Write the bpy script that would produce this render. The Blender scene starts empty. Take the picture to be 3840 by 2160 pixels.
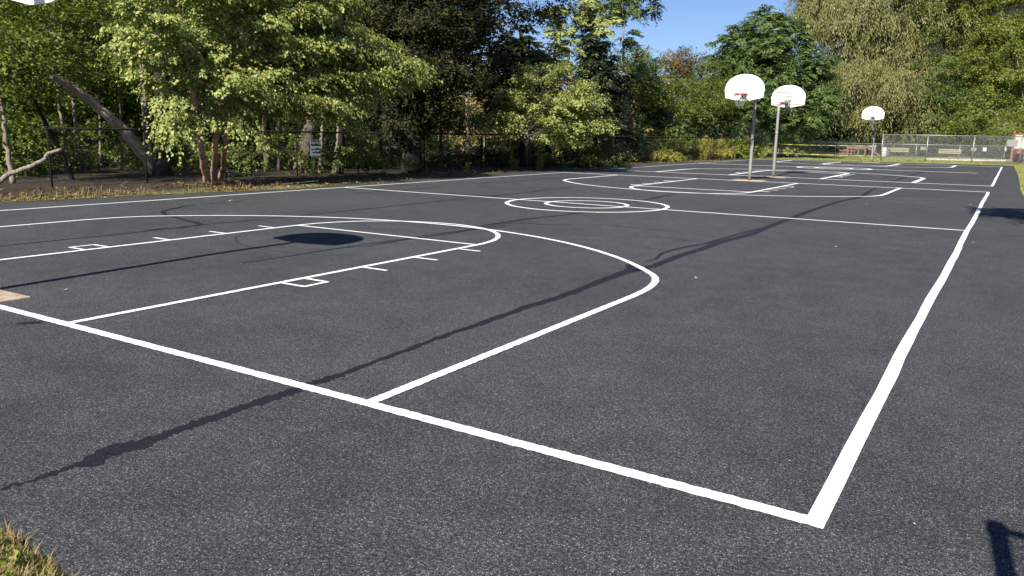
import bpy, math, random
import numpy as np
from mathutils import Vector, Matrix
random.seed(7)
RNG = np.random.default_rng(11)
scene = bpy.context.scene
COL = scene.collection

# ------------------------------------------------------------------ camera
FPX = 2912.81                       # focal length in pixels of the 3840 wide photograph
CAM = np.array([0.525, -3.217, 1.573])
YAW, PIT, ROL = -0.563612, 0.196676, 0.016923
_F = np.array([math.sin(YAW)*math.cos(PIT), math.cos(YAW)*math.cos(PIT), -math.sin(PIT)])
_R = np.array([math.cos(YAW), -math.sin(YAW), 0.0]); _U = np.cross(_R, _F)
_R, _U = math.cos(ROL)*_R + math.sin(ROL)*_U, -math.sin(ROL)*_R + math.cos(ROL)*_U
cd = bpy.data.cameras.new("camera"); cam = bpy.data.objects.new("camera", cd); COL.objects.link(cam)
cd.sensor_width = 36; cd.lens = FPX*36/3840; cd.clip_start = 0.05; cd.clip_end = 3000
cam.matrix_world = Matrix([[_R[0], _U[0], -_F[0], CAM[0]], [_R[1], _U[1], -_F[1], CAM[1]],
                           [_R[2], _U[2], -_F[2], CAM[2]], [0, 0, 0, 1]])
scene.camera = cam
scene.render.resolution_x, scene.render.resolution_y = 1024, 576

# ------------------------------------------------------------------ light
SUN_EL = math.radians(38.8)
SH = np.array([-0.093, 0.996])      # horizontal direction in which shadows fall
w = bpy.data.worlds.new("World"); scene.world = w; w.use_nodes = True
nt = w.node_tree; bg = nt.nodes['Background']
sky = nt.nodes.new('ShaderNodeTexSky'); sky.sky_type = 'NISHITA'; sky.sun_disc = False
sky.sun_elevation = SUN_EL; sky.sun_rotation = math.atan2(-SH[0], -SH[1])
sky.air_density = 1.0; sky.dust_density = 0.15; sky.ozone_density = 4.5; sky.altitude = 100
tint = nt.nodes.new('ShaderNodeMixRGB'); tint.blend_type = 'MULTIPLY'; tint.inputs[0].default_value = 1.0
tint.inputs[2].default_value = (0.97, 0.99, 1.2, 1); nt.links.new(sky.outputs[0], tint.inputs[1])
nt.links.new(tint.outputs[0], bg.inputs[0]); bg.inputs[1].default_value = 0.05
sl = bpy.data.lights.new("sun", 'SUN'); sl.energy = 4.9; sl.angle = math.radians(0.53); sl.color = (1.0, 0.93, 0.82)
so = bpy.data.objects.new("sun", sl); COL.objects.link(so)
sd = Vector((SH[0]*math.cos(SUN_EL), SH[1]*math.cos(SUN_EL), -math.sin(SUN_EL)))
so.rotation_euler = sd.to_track_quat('-Z', 'Y').to_euler(); so.location = (0, -20, 30)
scene.view_settings.view_transform = 'Standard'; scene.view_settings.look = 'None'
scene.view_settings.exposure = 0.95; scene.view_settings.gamma = 1
scene.render.engine = 'CYCLES'
scene.cycles.max_bounces = 4; scene.cycles.diffuse_bounces = 2; scene.cycles.transparent_max_bounces = 8

# ------------------------------------------------------------------ photo -> place helpers
def ray(u, v): return _F*FPX + _R*(u-1920) + _U*(1080-v)
def G(u, v, z=0.0):
    d = ray(u, v); return CAM + d*((z-CAM[2])/d[2])
def P(u, v, dist):
    d = ray(u, v); return CAM + d*(dist/math.hypot(d[0], d[1]))
def PX(dist): return dist/FPX       # metres in one photo pixel at that distance (about)

# ------------------------------------------------------------------ object helpers
def tag(o, label=None, cat=None, group=None, kind=None):
    if label: o['label'] = label
    if cat: o['category'] = cat
    if group: o['group'] = group
    if kind: o['kind'] = kind
    return o
def empty(name, loc, label, cat, group=None):
    o = bpy.data.objects.new(name, None); COL.objects.link(o); o.location = tuple(loc)
    o.empty_display_size = 0.2
    return tag(o, label, cat, group)
def np_mesh(name, V, Fc, mat, parent=None, smooth=False):
    """V (n,3) world coordinates, Fc (m,k) faces of equal size, or list of arrays"""
    me = bpy.data.meshes.new(name)
    V = np.asarray(V, dtype=np.float32)
    if parent is not None: V = V - np.array(parent.location, dtype=np.float32)
    if isinstance(Fc, np.ndarray): Fc = [Fc]
    Fc = [np.asarray(f, dtype=np.int32) for f in Fc if len(f)]
    sizes = np.concatenate([np.full(len(f), f.shape[1], dtype=np.int32) for f in Fc])
    idx = np.concatenate([f.ravel() for f in Fc])
    me.vertices.add(len(V)); me.vertices.foreach_set('co', V.ravel())
    me.loops.add(len(idx)); me.loops.foreach_set('vertex_index', idx)
    me.polygons.add(len(sizes))
    st = np.zeros(len(sizes), dtype=np.int32); st[1:] = np.cumsum(sizes)[:-1]
    me.polygons.foreach_set('loop_start', st)
    try: me.polygons.foreach_set('loop_total', sizes)
    except Exception: pass
    if smooth: me.polygons.foreach_set('use_smooth', np.ones(len(sizes), dtype=bool))
    me.update(calc_edges=True); me.validate()
    me.materials.append(mat)
    o = bpy.data.objects.new(name, me); COL.objects.link(o)
    if parent is not None: o.parent = parent
    return o
class MB:
    def __init__(s): s.v = []; s.f = []
    def add(s, vs, fs):
        b = len(s.v); s.v += [tuple(map(float, p)) for p in vs]; s.f += [tuple(b+i for i in f) for f in fs]; return s
    def box(s, c, size, rz=0.0, M=None):
        x, y, z = [k/2 for k in size]; vs = []
        for p in ((-x,-y,-z),(x,-y,-z),(x,y,-z),(-x,y,-z),(-x,-y,z),(x,-y,z),(x,y,z),(-x,y,z)):
            p = Vector(p)
            if M is not None: p = M @ p
            q = Vector((p.x*math.cos(rz)-p.y*math.sin(rz), p.x*math.sin(rz)+p.y*math.cos(rz), p.z))
            vs.append((q.x+c[0], q.y+c[1], q.z+c[2]))
        return s.add(vs, [(0,3,2,1),(4,5,6,7),(0,1,5,4),(1,2,6,5),(2,3,7,6),(3,0,4,7)])
    def tube(s, pts, rad, n=10, cap=True):
        pts = [Vector(tuple(map(float, p))) for p in pts]
        if not hasattr(rad, '__len__'): rad = [rad]*len(pts)
        vs = []; fs = []; ref = None
        for i, p in enumerate(pts):
            t = (pts[min(i+1, len(pts)-1)] - pts[max(i-1, 0)]).normalized()
            if ref is None: ref = Vector((1,0,0)) if abs(t.x) < .8 else Vector((0,1,0))
            a = (ref - t*ref.dot(t)).normalized(); b = t.cross(a); ref = a
            for k in range(n):
                g = 2*math.pi*k/n; vs.append(p + (a*math.cos(g) + b*math.sin(g))*rad[i])
        for i in range(len(pts)-1):
            for k in range(n):
                k2 = (k+1) % n; fs.append((i*n+k, i*n+k2, (i+1)*n+k2, (i+1)*n+k))
        if cap: fs.append(tuple(range(n))[::-1]); fs.append(tuple((len(pts)-1)*n+k for k in range(n)))
        return s.add(vs, fs)
    def prism(s, outline, origin, ax, ay, thick):
        """2-D outline extruded: origin + ax*x + ay*y, thickness along ax x ay"""
        ax = Vector(ax); ay = Vector(ay); nn = ax.cross(ay).normalized()*thick; o = Vector(tuple(map(float, origin)))
        n = len(outline); vs = [o + ax*x + ay*y for x, y in outline] + [o + ax*x + ay*y + nn for x, y in outline]
        fs = [tuple(range(n))[::-1], tuple(range(n, 2*n))] + [(i, (i+1) % n, n+(i+1) % n, n+i) for i in range(n)]
        return s.add(vs, fs)
    def build(s, name, mat, parent=None, smooth=False, bevel=0):
        me = bpy.data.meshes.new(name); V = s.v
        if parent is not None:
            L = parent.location; V = [(a-L[0], b-L[1], c-L[2]) for a, b, c in V]
        me.from_pydata(V, [], s.f); me.update(); me.materials.append(mat)
        if smooth:
            for p in me.polygons: p.use_smooth = True
        o = bpy.data.objects.new(name, me); COL.objects.link(o)
        if parent is not None: o.parent = parent
        if bevel:
            m = o.modifiers.new('bevel', 'BEVEL'); m.width = bevel; m.segments = 2; m.limit_method = 'ANGLE'
        return o

# ------------------------------------------------------------------ materials
def newmat(name):
    m = bpy.data.materials.new(name); m.use_nodes = True
    n = m.node_tree; return m, n, n.nodes['Principled BSDF'], n.nodes['Material Output']
def N(nt, t, **kw):
    n = nt.nodes.new(t)
    for k, v in kw.items():
        if k.startswith('i_'):
            key = k[2:]; n.inputs[int(key) if key.isdigit() else key].default_value = v
        else: setattr(n, k, v)
    return n
def ramp(nt, fac, stops):
    r = nt.nodes.new('ShaderNodeValToRGB'); e = r.color_ramp.elements
    while len(e) < len(stops): e.new(0.5)
    for i, (p, c) in enumerate(stops):
        e[i].position = p; e[i].color = (*c, 1) if len(c) == 3 else c
    nt.links.new(fac, r.inputs[0]); return r
def g3(x): return (x, x, x)
def simple(name, col, rough=0.6, metal=0.0, var=0.15, scale=8.0, bump=0.0, bscale=60.0, stretch=None):
    m, t, b, o = newmat(name)
    tc = N(t, 'ShaderNodeTexCoord'); src = tc.outputs['Object']
    if stretch:
        mp = N(t, 'ShaderNodeMapping'); mp.inputs['Scale'].default_value = stretch
        t.links.new(src, mp.inputs[0]); src = mp.outputs[0]
    nz = N(t, 'ShaderNodeTexNoise', i_Scale=scale, i_Detail=6.0, i_Roughness=0.6); t.links.new(src, nz.inputs['Vector'])
    lo = tuple(c*(1-var) for c in col); hi = tuple(min(1, c*(1+var)) for c in col)
    r = ramp(t, nz.outputs[0], [(0.3, lo), (0.7, hi)])
    t.links.new(r.outputs[0], b.inputs['Base Color'])
    b.inputs['Roughness'].default_value = rough; b.inputs['Metallic'].default_value = metal
    if bump:
        n2 = N(t, 'ShaderNodeTexNoise', i_Scale=bscale, i_Detail=4.0); t.links.new(src, n2.inputs['Vector'])
        bp = N(t, 'ShaderNodeBump', i_Strength=bump, i_Distance=0.02); t.links.new(n2.outputs[0], bp.inputs['Height'])
        t.links.new(bp.outputs[0], b.inputs['Normal'])
    return m
def leafmat(name, cols, trans=0.16, rough=0.5):
    m, t, b, o = newmat(name)
    gi = N(t, 'ShaderNodeNewGeometry')
    k = len(cols); r = ramp(t, gi.outputs['Random Per Island'], [((i+0.5)/k, c) for i, c in enumerate(cols)])
    hv = N(t, 'ShaderNodeHueSaturation'); t.links.new(r.outputs[0], hv.inputs['Color'])
    tc = N(t, 'ShaderNodeTexCoord'); nz = N(t, 'ShaderNodeTexNoise', i_Scale=0.6, i_Detail=2.0)
    t.links.new(tc.outputs['Object'], nz.inputs['Vector'])
    mr = N(t, 'ShaderNodeMapRange'); mr.inputs[3].default_value = 0.75; mr.inputs[4].default_value = 1.25
    t.links.new(nz.outputs[0], mr.inputs[0]); t.links.new(mr.outputs[0], hv.inputs['Value'])
    t.links.new(hv.outputs[0], b.inputs['Base Color']); b.inputs['Roughness'].default_value = rough; b.inputs['Specular IOR Level'].default_value = 0.3
    tr = N(t, 'ShaderNodeBsdfTranslucent')
    mc = N(t, 'ShaderNodeMixRGB', blend_type='MULTIPLY', i_Fac=1.0); mc.inputs[2].default_value = (1.25, 1.35, 0.55, 1)
    t.links.new(hv.outputs[0], mc.inputs[1]); t.links.new(mc.outputs[0], tr.inputs[0])
    mx = N(t, 'ShaderNodeMixShader', i_Fac=trans)
    t.links.new(b.outputs[0], mx.inputs[1]); t.links.new(tr.outputs[0], mx.inputs[2]); t.links.new(mx.outputs[0], o.inputs[0])
    return m
def barkmat(name, c1, c2, scale=6, bands=False):
    m, t, b, o = newmat(name); tc = N(t, 'ShaderNodeTexCoord'); mp = N(t, 'ShaderNodeMapping')
    mp.inputs['Scale'].default_value = (1, 1, 3.5) if bands else (4, 4, 0.8)
    t.links.new(tc.outputs['Object'], mp.inputs[0])
    nz = N(t, 'ShaderNodeTexNoise', i_Scale=scale, i_Detail=8.0, i_Roughness=0.7); t.links.new(mp.outputs[0], nz.inputs['Vector'])
    r = ramp(t, nz.outputs[0], [(0.38, c1), (0.62, c2)]); t.links.new(r.outputs[0], b.inputs['Base Color'])
    bp = N(t, 'ShaderNodeBump', i_Strength=0.9, i_Distance=0.05); t.links.new(nz.outputs[0], bp.inputs['Height'])
    t.links.new(bp.outputs[0], b.inputs['Normal']); b.inputs['Roughness'].default_value = 0.9
    return m

def mat_asphalt(name, seal=False):
    m, t, b, o = newmat(name); tc = N(t, 'ShaderNodeTexCoord'); co = tc.outputs['Object']
    if seal:
        nz = N(t, 'ShaderNodeTexNoise', i_Scale=110.0, i_Detail=4.0, i_Roughness=0.7); t.links.new(co, nz.inputs['Vector'])
        r = ramp(t, nz.outputs[0], [(0.36, (0.004, 0.005, 0.009)), (0.56, (0.010, 0.0115, 0.017)), (0.68, (0.05, 0.05, 0.05))])
        t.links.new(r.outputs[0], b.inputs['Base Color']); b.inputs['Roughness'].default_value = 0.62
        b.inputs['Specular IOR Level'].default_value = 0.35
        bp = N(t, 'ShaderNodeBump', i_Strength=0.35, i_Distance=0.004); t.links.new(nz.outputs[0], bp.inputs['Height'])
        t.links.new(bp.outputs[0], b.inputs['Normal']); return m
    va = N(t, 'ShaderNodeTexNoise', i_Scale=175.0, i_Detail=2.0, i_Roughness=0.7); t.links.new(co, va.inputs['Vector'])
    vb = N(t, 'ShaderNodeTexNoise', i_Scale=62.0, i_Detail=2.0, i_Roughness=0.6); t.links.new(co, vb.inputs['Vector'])
    v1 = N(t, 'ShaderNodeMixRGB', i_Fac=0.33); t.links.new(va.outputs[0], v1.inputs[1]); t.links.new(vb.outputs[0], v1.inputs[2])
    grain0 = ramp(t, v1.outputs[0], [(0.40, (0.005, 0.0065, 0.011)), (0.49, (0.027, 0.030, 0.035)), (0.545, (0.060, 0.0625, 0.067)), (0.64, (0.185, 0.188, 0.184))])
    # exposed pale stone chips
    vo = N(t, 'ShaderNodeTexVoronoi', i_Scale=105.0); t.links.new(co, vo.inputs['Vector'])
    cs = N(t, 'ShaderNodeSeparateColor'); t.links.new(vo.outputs['Color'], cs.inputs[0])
    c1 = N(t, 'ShaderNodeMath', operation='GREATER_THAN'); c1.inputs[1].default_value = 0.86; t.links.new(cs.outputs[0], c1.inputs[0])
    c2 = N(t, 'ShaderNodeMath', operation='LESS_THAN'); c2.inputs[1].default_value = 0.30; t.links.new(vo.outputs['Distance'], c2.inputs[0])
    c3 = N(t, 'ShaderNodeMath', operation='MULTIPLY'); t.links.new(c1.outputs[0], c3.inputs[0]); t.links.new(c2.outputs[0], c3.inputs[1])
    grain = N(t, 'ShaderNodeMixRGB'); grain.inputs[2].default_value = (0.27, 0.26, 0.235, 1)
    t.links.new(c3.outputs[0], grain.inputs[0]); t.links.new(grain0.outputs[0], grain.inputs[1])
    # broad blotches and drag streaks of the sealcoat
    big = N(t, 'ShaderNodeTexNoise', i_Scale=0.35, i_Detail=6.0, i_Roughness=0.6); t.links.new(co, big.inputs['Vector'])
    mid = N(t, 'ShaderNodeTexNoise', i_Scale=2.6, i_Detail=5.0, i_Roughness=0.6); t.links.new(co, mid.inputs['Vector'])
    add = N(t, 'ShaderNodeMath', operation='ADD'); t.links.new(big.outputs[0], add.inputs[0]); t.links.new(mid.outputs[0], add.inputs[1])
    mr = N(t, 'ShaderNodeMapRange'); mr.inputs[1].default_value = 0.7; mr.inputs[2].default_value = 1.3
    mr.inputs[3].default_value = 0.72; mr.inputs[4].default_value = 1.28; t.links.new(add.outputs[0], mr.inputs[0])
    # clustered rougher aggregate that still reads a few metres off
    cl = N(t, 'ShaderNodeTexNoise', i_Scale=17.0, i_Detail=5.0, i_Roughness=0.8); t.links.new(co, cl.inputs['Vector'])
    mc_ = N(t, 'ShaderNodeMapRange'); mc_.inputs[1].default_value = 0.36; mc_.inputs[2].default_value = 0.64
    mc_.inputs[3].default_value = 0.74; mc_.inputs[4].default_value = 1.28; t.links.new(cl.outputs[0], mc_.inputs[0])
    mz = N(t, 'ShaderNodeMath', operation='MULTIPLY'); t.links.new(mr.outputs[0], mz.inputs[0]); t.links.new(mc_.outputs[0], mz.inputs[1])
    mul = N(t, 'ShaderNodeMixRGB', blend_type='MULTIPLY', i_Fac=1.0)
    t.links.new(grain.outputs[0], mul.inputs[1]); t.links.new(mz.outputs[0], mul.inputs[2])
    # dusty tan patches where the coat is thin
    du = N(t, 'ShaderNodeTexNoise', i_Scale=1.1, i_Detail=7.0, i_Roughness=0.75)
    mpd = N(t, 'ShaderNodeMapping'); mpd.inputs['Location'].default_value = (3.3, 1.7, 0); t.links.new(co, mpd.inputs[0]); t.links.new(mpd.outputs[0], du.inputs['Vector'])
    dr = ramp(t, du.outputs[0], [(0.66, g3(0)), (0.76, g3(0.55))])
    dm = N(t, 'ShaderNodeMath', operation='MULTIPLY'); t.links.new(dr.outputs[0], dm.inputs[0]); t.links.new(v1.outputs[0], dm.inputs[1])
    mix = N(t, 'ShaderNodeMixRGB'); mix.inputs[2].default_value = (0.13, 0.105, 0.075, 1)
    t.links.new(dm.outputs[0], mix.inputs[0]); t.links.new(mul.outputs[0], mix.inputs[1])
    t.links.new(mix.outputs[0], b.inputs['Base Color'])
    b.inputs['Roughness'].default_value = 0.85; b.inputs['Specular IOR Level'].default_value = 0.3
    bp = N(t, 'ShaderNodeBump', i_Strength=0.25, i_Distance=0.003); t.links.new(v1.outputs[0], bp.inputs['Height'])
    t.links.new(bp.outputs[0], b.inputs['Normal'])
    return m
def mat_paint():
    m, t, b, o = newmat('line_paint'); tc = N(t, 'ShaderNodeTexCoord'); co = tc.outputs['Object']
    nz = N(t, 'ShaderNodeTexNoise', i_Scale=90.0, i_Detail=3.0); t.links.new(co, nz.inputs['Vector'])
    r = ramp(t, nz.outputs[0], [(0.28, (0.20, 0.20, 0.20)), (0.36, (0.70, 0.70, 0.68)), (0.45, (0.86, 0.86, 0.85))])
    t.links.new(r.outputs[0], b.inputs['Base Color']); b.inputs['Roughness'].default_value = 0.6
    bp = N(t, 'ShaderNodeBump', i_Strength=0.3, i_Distance=0.004); t.links.new(nz.outputs[0], bp.inputs['Height'])
    t.links.new(bp.outputs[0], b.inputs['Normal']); return m
def mat_ground():
    m, t, b, o = newmat('ground'); tc = N(t, 'ShaderNodeTexCoord'); co = tc.outputs['Object']
    n1 = N(t, 'ShaderNodeTexNoise', i_Scale=9.0, i_Detail=8.0, i_Roughness=0.75); t.links.new(co, n1.inputs['Vector'])
    n2 = N(t, 'ShaderNodeTexNoise', i_Scale=0.45, i_Detail=4.0); t.links.new(co, n2.inputs['Vector'])
    lit = ramp(t, n1.outputs[0], [(0.32, (0.006, 0.004, 0.003)), (0.52, (0.03, 0.020, 0.011)), (0.70, (0.12, 0.078, 0.045))])
    gr = ramp(t, n1.outputs[0], [(0.30, (0.07, 0.085, 0.02)), (0.55, (0.17, 0.185, 0.05)), (0.72, (0.26, 0.25, 0.10))])
    sx = N(t, 'ShaderNodeSeparateXYZ'); t.links.new(co, sx.inputs[0])
    # lawn where x > -15 or far along, leaf litter in the wood on the left
    mr = N(t, 'ShaderNodeMapRange'); mr.inputs[1].default_value = -18.3; mr.inputs[2].default_value = -16.6; t.links.new(sx.outputs[0], mr.inputs[0])
    my = N(t, 'ShaderNodeMapRange'); my.inputs[1].default_value = 86.0; my.inputs[2].default_value = 83.0; t.links.new(sx.outputs[1], my.inputs[0])
    mm = N(t, 'ShaderNodeMath', operation='MULTIPLY'); t.links.new(mr.outputs[0], mm.inputs[0]); t.links.new(my.outputs[0], mm.inputs[1])
    ad = N(t, 'ShaderNodeMath', operation='ADD'); t.links.new(n2.outputs[0], ad.inputs[0]); ad.inputs[1].default_value = 0.62
    m2 = N(t, 'ShaderNodeMath', operation='MULTIPLY', use_clamp=True); t.links.new(mm.outputs[0], m2.inputs[0]); t.links.new(ad.outputs[0], m2.inputs[1])
    mx = N(t, 'ShaderNodeMixRGB'); t.links.new(m2.outputs[0], mx.inputs[0]); t.links.new(lit.outputs[0], mx.inputs[1]); t.links.new(gr.outputs[0], mx.inputs[2])
    t.links.new(mx.outputs[0], b.inputs['Base Color']); b.inputs['Roughness'].default_value = 0.95
    bp = N(t, 'ShaderNodeBump', i_Strength=1.0, i_Distance=0.08); t.links.new(n1.outputs[0], bp.inputs['Height'])
    t.links.new(bp.outputs[0], b.inputs['Normal']); return m
def mat_pole(name, rust_top):
    m, t, b, o = newmat(name); tc = N(t, 'ShaderNodeTexCoord'); co = tc.outputs['Object']
    nz = N(t, 'ShaderNodeTexNoise', i_Scale=7.0, i_Detail=8.0, i_Roughness=0.7); t.links.new(co, nz.inputs['Vector'])
    base = ramp(t, nz.outputs[0], [(0.3, (0.20, 0.20, 0.19)), (0.7, (0.31, 0.305, 0.285))])
    rc = ramp(t, nz.outputs[0], [(0.3, (0.16, 0.05, 0.025)), (0.7, (0.36, 0.14, 0.07))])
    sx = N(t, 'ShaderNodeSeparateXYZ'); t.links.new(co, sx.inputs[0])
    lo = N(t, 'ShaderNodeMapRange'); lo.inputs[1].default_value = 0.13; lo.inputs[2].default_value = 0.05; t.links.new(sx.outputs[2], lo.inputs[0])
    hi = N(t, 'ShaderNodeMapRange'); hi.inputs[1].default_value = rust_top; hi.inputs[2].default_value = rust_top+0.25; t.links.new(sx.outputs[2], hi.inputs[0])
    ad = N(t, 'ShaderNodeMath', operation='MAXIMUM'); t.links.new(lo.outputs[0], ad.inputs[0]); t.links.new(hi.outputs[0], ad.inputs[1])
    n3 = ramp(t, nz.outputs[0], [(0.35, g3(0.25)), (0.55, g3(1))])
    mu = N(t, 'ShaderNodeMath', operation='MULTIPLY'); t.links.new(ad.outputs[0], mu.inputs[0]); t.links.new(n3.outputs[0], mu.inputs[1])
    mx = N(t, 'ShaderNodeMixRGB'); t.links.new(mu.outputs[0], mx.inputs[0]); t.links.new(base.outputs[0], mx.inputs[1]); t.links.new(rc.outputs[0], mx.inputs[2])
    t.links.new(mx.outputs[0], b.inputs['Base Color']); b.inputs['Roughness'].default_value = 0.55; b.inputs['Metallic'].default_value = 0.15
    return m

M = dict(
    asphalt=mat_asphalt('asphalt'), seal=mat_asphalt('crack_seal', True), paint=mat_paint(), ground=mat_ground(),
    old=simple('faded_marking', (0.014, 0.0155, 0.019), 0.85, var=0.2, scale=30),
    edge_strip=simple('edge_strip_dark', (0.035, 0.026, 0.017), 0.95, var=0.5, scale=20, bump=1.0, bscale=30),
    concrete=simple('concrete', (0.36, 0.29, 0.21), 0.95, var=0.3, scale=9, bump=0.6),
    gravel=simple('tan_gravel', (0.22, 0.20, 0.12), 0.95, var=0.25, scale=3, bump=0.5),
    stone=simple('pale_stone', (0.40, 0.37, 0.29), 0.9, var=0.2, scale=6, bump=0.5),
    board=simple('board_enamel', (0.86, 0.86, 0.84), 0.4, var=0.03, scale=3),
    rib=simple('board_rib', (0.42, 0.42, 0.40), 0.5, var=0.1),
    pole=mat_pole('galvanised_pole', 99), pole_rust=mat_pole('rusty_gooseneck', 2.75),
    rim=simple('red_rim', (0.26, 0.012, 0.016), 0.4, var=0.15), net=simple('net_cord', (0.20, 0.20, 0.19), 0.8, var=0.2),
    black=simple('black_vinyl', (0.004, 0.004, 0.005), 0.95, var=0.2), galv=simple('galvanised', (0.27, 0.28, 0.28), 0.42, 0.5, var=0.12),
    wire=simple('galvanised_wire', (0.22, 0.23, 0.225), 0.45, 0.45, var=0.1),
    sign=simple('sign_white', (0.40, 0.43, 0.47), 0.5, var=0.05), signblack=simple('sign_black', (0.01, 0.01, 0.012), 0.5),
    signblue=simple('sign_lettering', (0.03, 0.04, 0.07), 0.5), tape=simple('yellow_tape', (0.30, 0.28, 0.05), 0.5, var=0.08),
    greysign=simple('grey_sign_back', (0.22, 0.225, 0.23), 0.55, 0.2, var=0.05), paper=simple('white_notice', (0.42, 0.42, 0.39), 0.6, var=0.04),
    cedar=simple('cedar_stain', (0.17, 0.085, 0.045), 0.75, var=0.2, scale=5, stretch=(6, 6, 1)),
    redwood=simple('redwood_stain', (0.17, 0.095, 0.068), 0.8, var=0.2, scale=5), tanwood=simple('tan_slat', (0.26, 0.235, 0.145), 0.8, var=0.12),
    darkmetal=simple('dark_metal', (0.05, 0.05, 0.05), 0.6), red=simple('red_plastic', (0.10, 0.02, 0.02), 0.5, var=0.12),
    white=simple('white_plastic', (0.45, 0.43, 0.41), 0.5, var=0.06), darkbin=simple('dark_bin', (0.06, 0.07, 0.07), 0.6),
    green=simple('green_header', (0.35, 0.52, 0.28), 0.6, var=0.1),
    bark=barkmat('grey_bark', (0.045, 0.036, 0.028), (0.17, 0.14, 0.11)), palebark=barkmat('pale_bark', (0.13, 0.11, 0.09), (0.36, 0.31, 0.25)),
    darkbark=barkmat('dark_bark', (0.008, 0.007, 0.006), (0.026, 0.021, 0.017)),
    birchbark=barkmat('peeling_birch_bark', (0.16, 0.08, 0.05), (0.70, 0.47, 0.34), 9, True),
    deadwood=barkmat('dead_wood', (0.30, 0.23, 0.175), (0.62, 0.50, 0.40)),
    birchleaf=leafmat('birch_leaf', [(0.152, 0.213, 0.052), (0.269, 0.322, 0.083), (0.359, 0.400, 0.141), (0.214, 0.280, 0.070), (0.305, 0.340, 0.119), (0.197, 0.256, 0.070), (0.269, 0.305, 0.083), (0.359, 0.305, 0.094)], 0.2, 0.5),
    woodleaf=leafmat('wood_leaf', [(0.051, 0.096, 0.019), (0.109, 0.157, 0.026), (0.185, 0.221, 0.040), (0.074, 0.129, 0.024), (0.235, 0.230, 0.054)], 0.3),
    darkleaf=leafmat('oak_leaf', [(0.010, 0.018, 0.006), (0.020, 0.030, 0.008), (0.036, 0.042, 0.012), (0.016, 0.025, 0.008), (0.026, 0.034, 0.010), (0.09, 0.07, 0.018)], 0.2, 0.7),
    tanleaf=leafmat('tan_sunlit_leaf', [(0.216, 0.173, 0.066), (0.288, 0.230, 0.086), (0.158, 0.158, 0.043), (0.317, 0.216, 0.080)]),  # gold of the sunlight on the far wood is mixed into this colour
    sumacleaf=leafmat('compound_leaf', [(0.053, 0.092, 0.024), (0.091, 0.143, 0.035), (0.135, 0.187, 0.051), (0.071, 0.117, 0.030)], 0.25),
    vine_shade_leaf=leafmat('vine_and_shade_leaf', [(0.010, 0.020, 0.007), (0.022, 0.036, 0.010), (0.045, 0.062, 0.017)], 0.2),  # dark green of vines, reused where the wood's shade is painted in
    willowleaf=leafmat('willow_leaf', [(0.134, 0.139, 0.047), (0.178, 0.183, 0.064), (0.234, 0.223, 0.088), (0.145, 0.161, 0.047), (0.190, 0.168, 0.068)]),
    yellowleaf=leafmat('yellow_green_leaf', [(0.095, 0.135, 0.020), (0.15, 0.18, 0.026), (0.07, 0.105, 0.018), (0.21, 0.20, 0.03)]),
    bushleaf=leafmat('bush_leaf', [(0.209, 0.209, 0.038), (0.283, 0.283, 0.052), (0.150, 0.165, 0.030), (0.328, 0.269, 0.060)]),
    rustleaf=leafmat('rust_autumn_leaf', [(0.154, 0.070, 0.031), (0.112, 0.091, 0.028), (0.196, 0.098, 0.042), (0.084, 0.098, 0.025)]),
    grass=leafmat('grass_blade', [(0.176, 0.216, 0.047), (0.257, 0.270, 0.068), (0.338, 0.297, 0.121), (0.203, 0.257, 0.047)]),
    drygrass=leafmat('dry_grass_blade', [(0.28, 0.21, 0.10), (0.22, 0.17, 0.07), (0.16, 0.15, 0.045), (0.30, 0.20, 0.11)]),
    thicket=simple('thicket_shade', (0.012, 0.018, 0.008), 0.95, var=0.6, scale=3.0),  # near-black green carries the shade inside the wood
    litter=leafmat('litter_leaf', [(0.13, 0.07, 0.035), (0.20, 0.12, 0.065), (0.07, 0.04, 0.024), (0.26, 0.17, 0.09), (0.10, 0.07, 0.03)], 0.1),
    fallen=leafmat('fallen_leaf', [(0.55, 0.30, 0.16), (0.62, 0.42, 0.25), (0.50, 0.22, 0.12)], 0.1),
)

# ------------------------------------------------------------------ ground
W2 = 15.24; CX = -7.60; L1 = 25.55; Y2 = 29.43; L2 = 25.35; KH = 1.83
edge = [(-17.2,-6),(-16.9,0),(-16.75,4.5),(-16.4,8),(-15.85,10.3),(-15.6,12),(-16.15,14),(-16.1,18),(-17.0,25),(-17.3,36),
        (-16.6,43),(-15.9,50),(-15.3,54),(-14.2,56.7),(-11.3,57.2),(-8.5,58.0),(-5.5,58.5),(-0.4,59.2),(0.62,58.6),
        (0.68,53),(0.83,41),(0.84,32),(0.88,26),(0.98,23),(1.6,16),(2.6,8),(3.2,-1.9)]
def dens(pts, step=0.35, jit=0.0, rng=random):
    out = []
    for (a, b), (c, d) in zip(pts[:-1], pts[1:]):
        n = max(1, int(math.hypot(c-a, d-b)/step))
        for i in range(n):
            k = i/n; out.append((a+(c-a)*k + rng.uniform(-jit, jit), b+(d-b)*k + rng.uniform(-jit, jit)))
    out.append(pts[-1]); return out
gs = 900
me = MB()
xs = [-gs, -120, -60, -40, -30, -24, -20, -16, -8, 0, 8, 20, 60, gs]; ys = [-gs, -60, -20, -6, 0, 10, 20, 30, 40, 50, 60, 70, 80, 100, 150, gs]
vs = [(x, y, -0.035) for y in ys for x in xs]; nx = len(xs)
me.add(vs, [(j*nx+i, j*nx+i+1, (j+1)*nx+i+1, (j+1)*nx+i) for j in range(len(ys)-1) for i in range(nx-1)])
tag(me.build('ground', M['ground']), kind='structure')
near_edge = [(3.2, -1.9), (0, -1.93), (-2.2, -1.90), (-2.7, -1.87), (-6, -1.9), (-17.1, -1.95)]
outline = dens([(-17.1, -1.95)] + edge[1:], 0.3, 0.035) + dens(near_edge, 0.12, 0.012)[1:-1]
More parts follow.
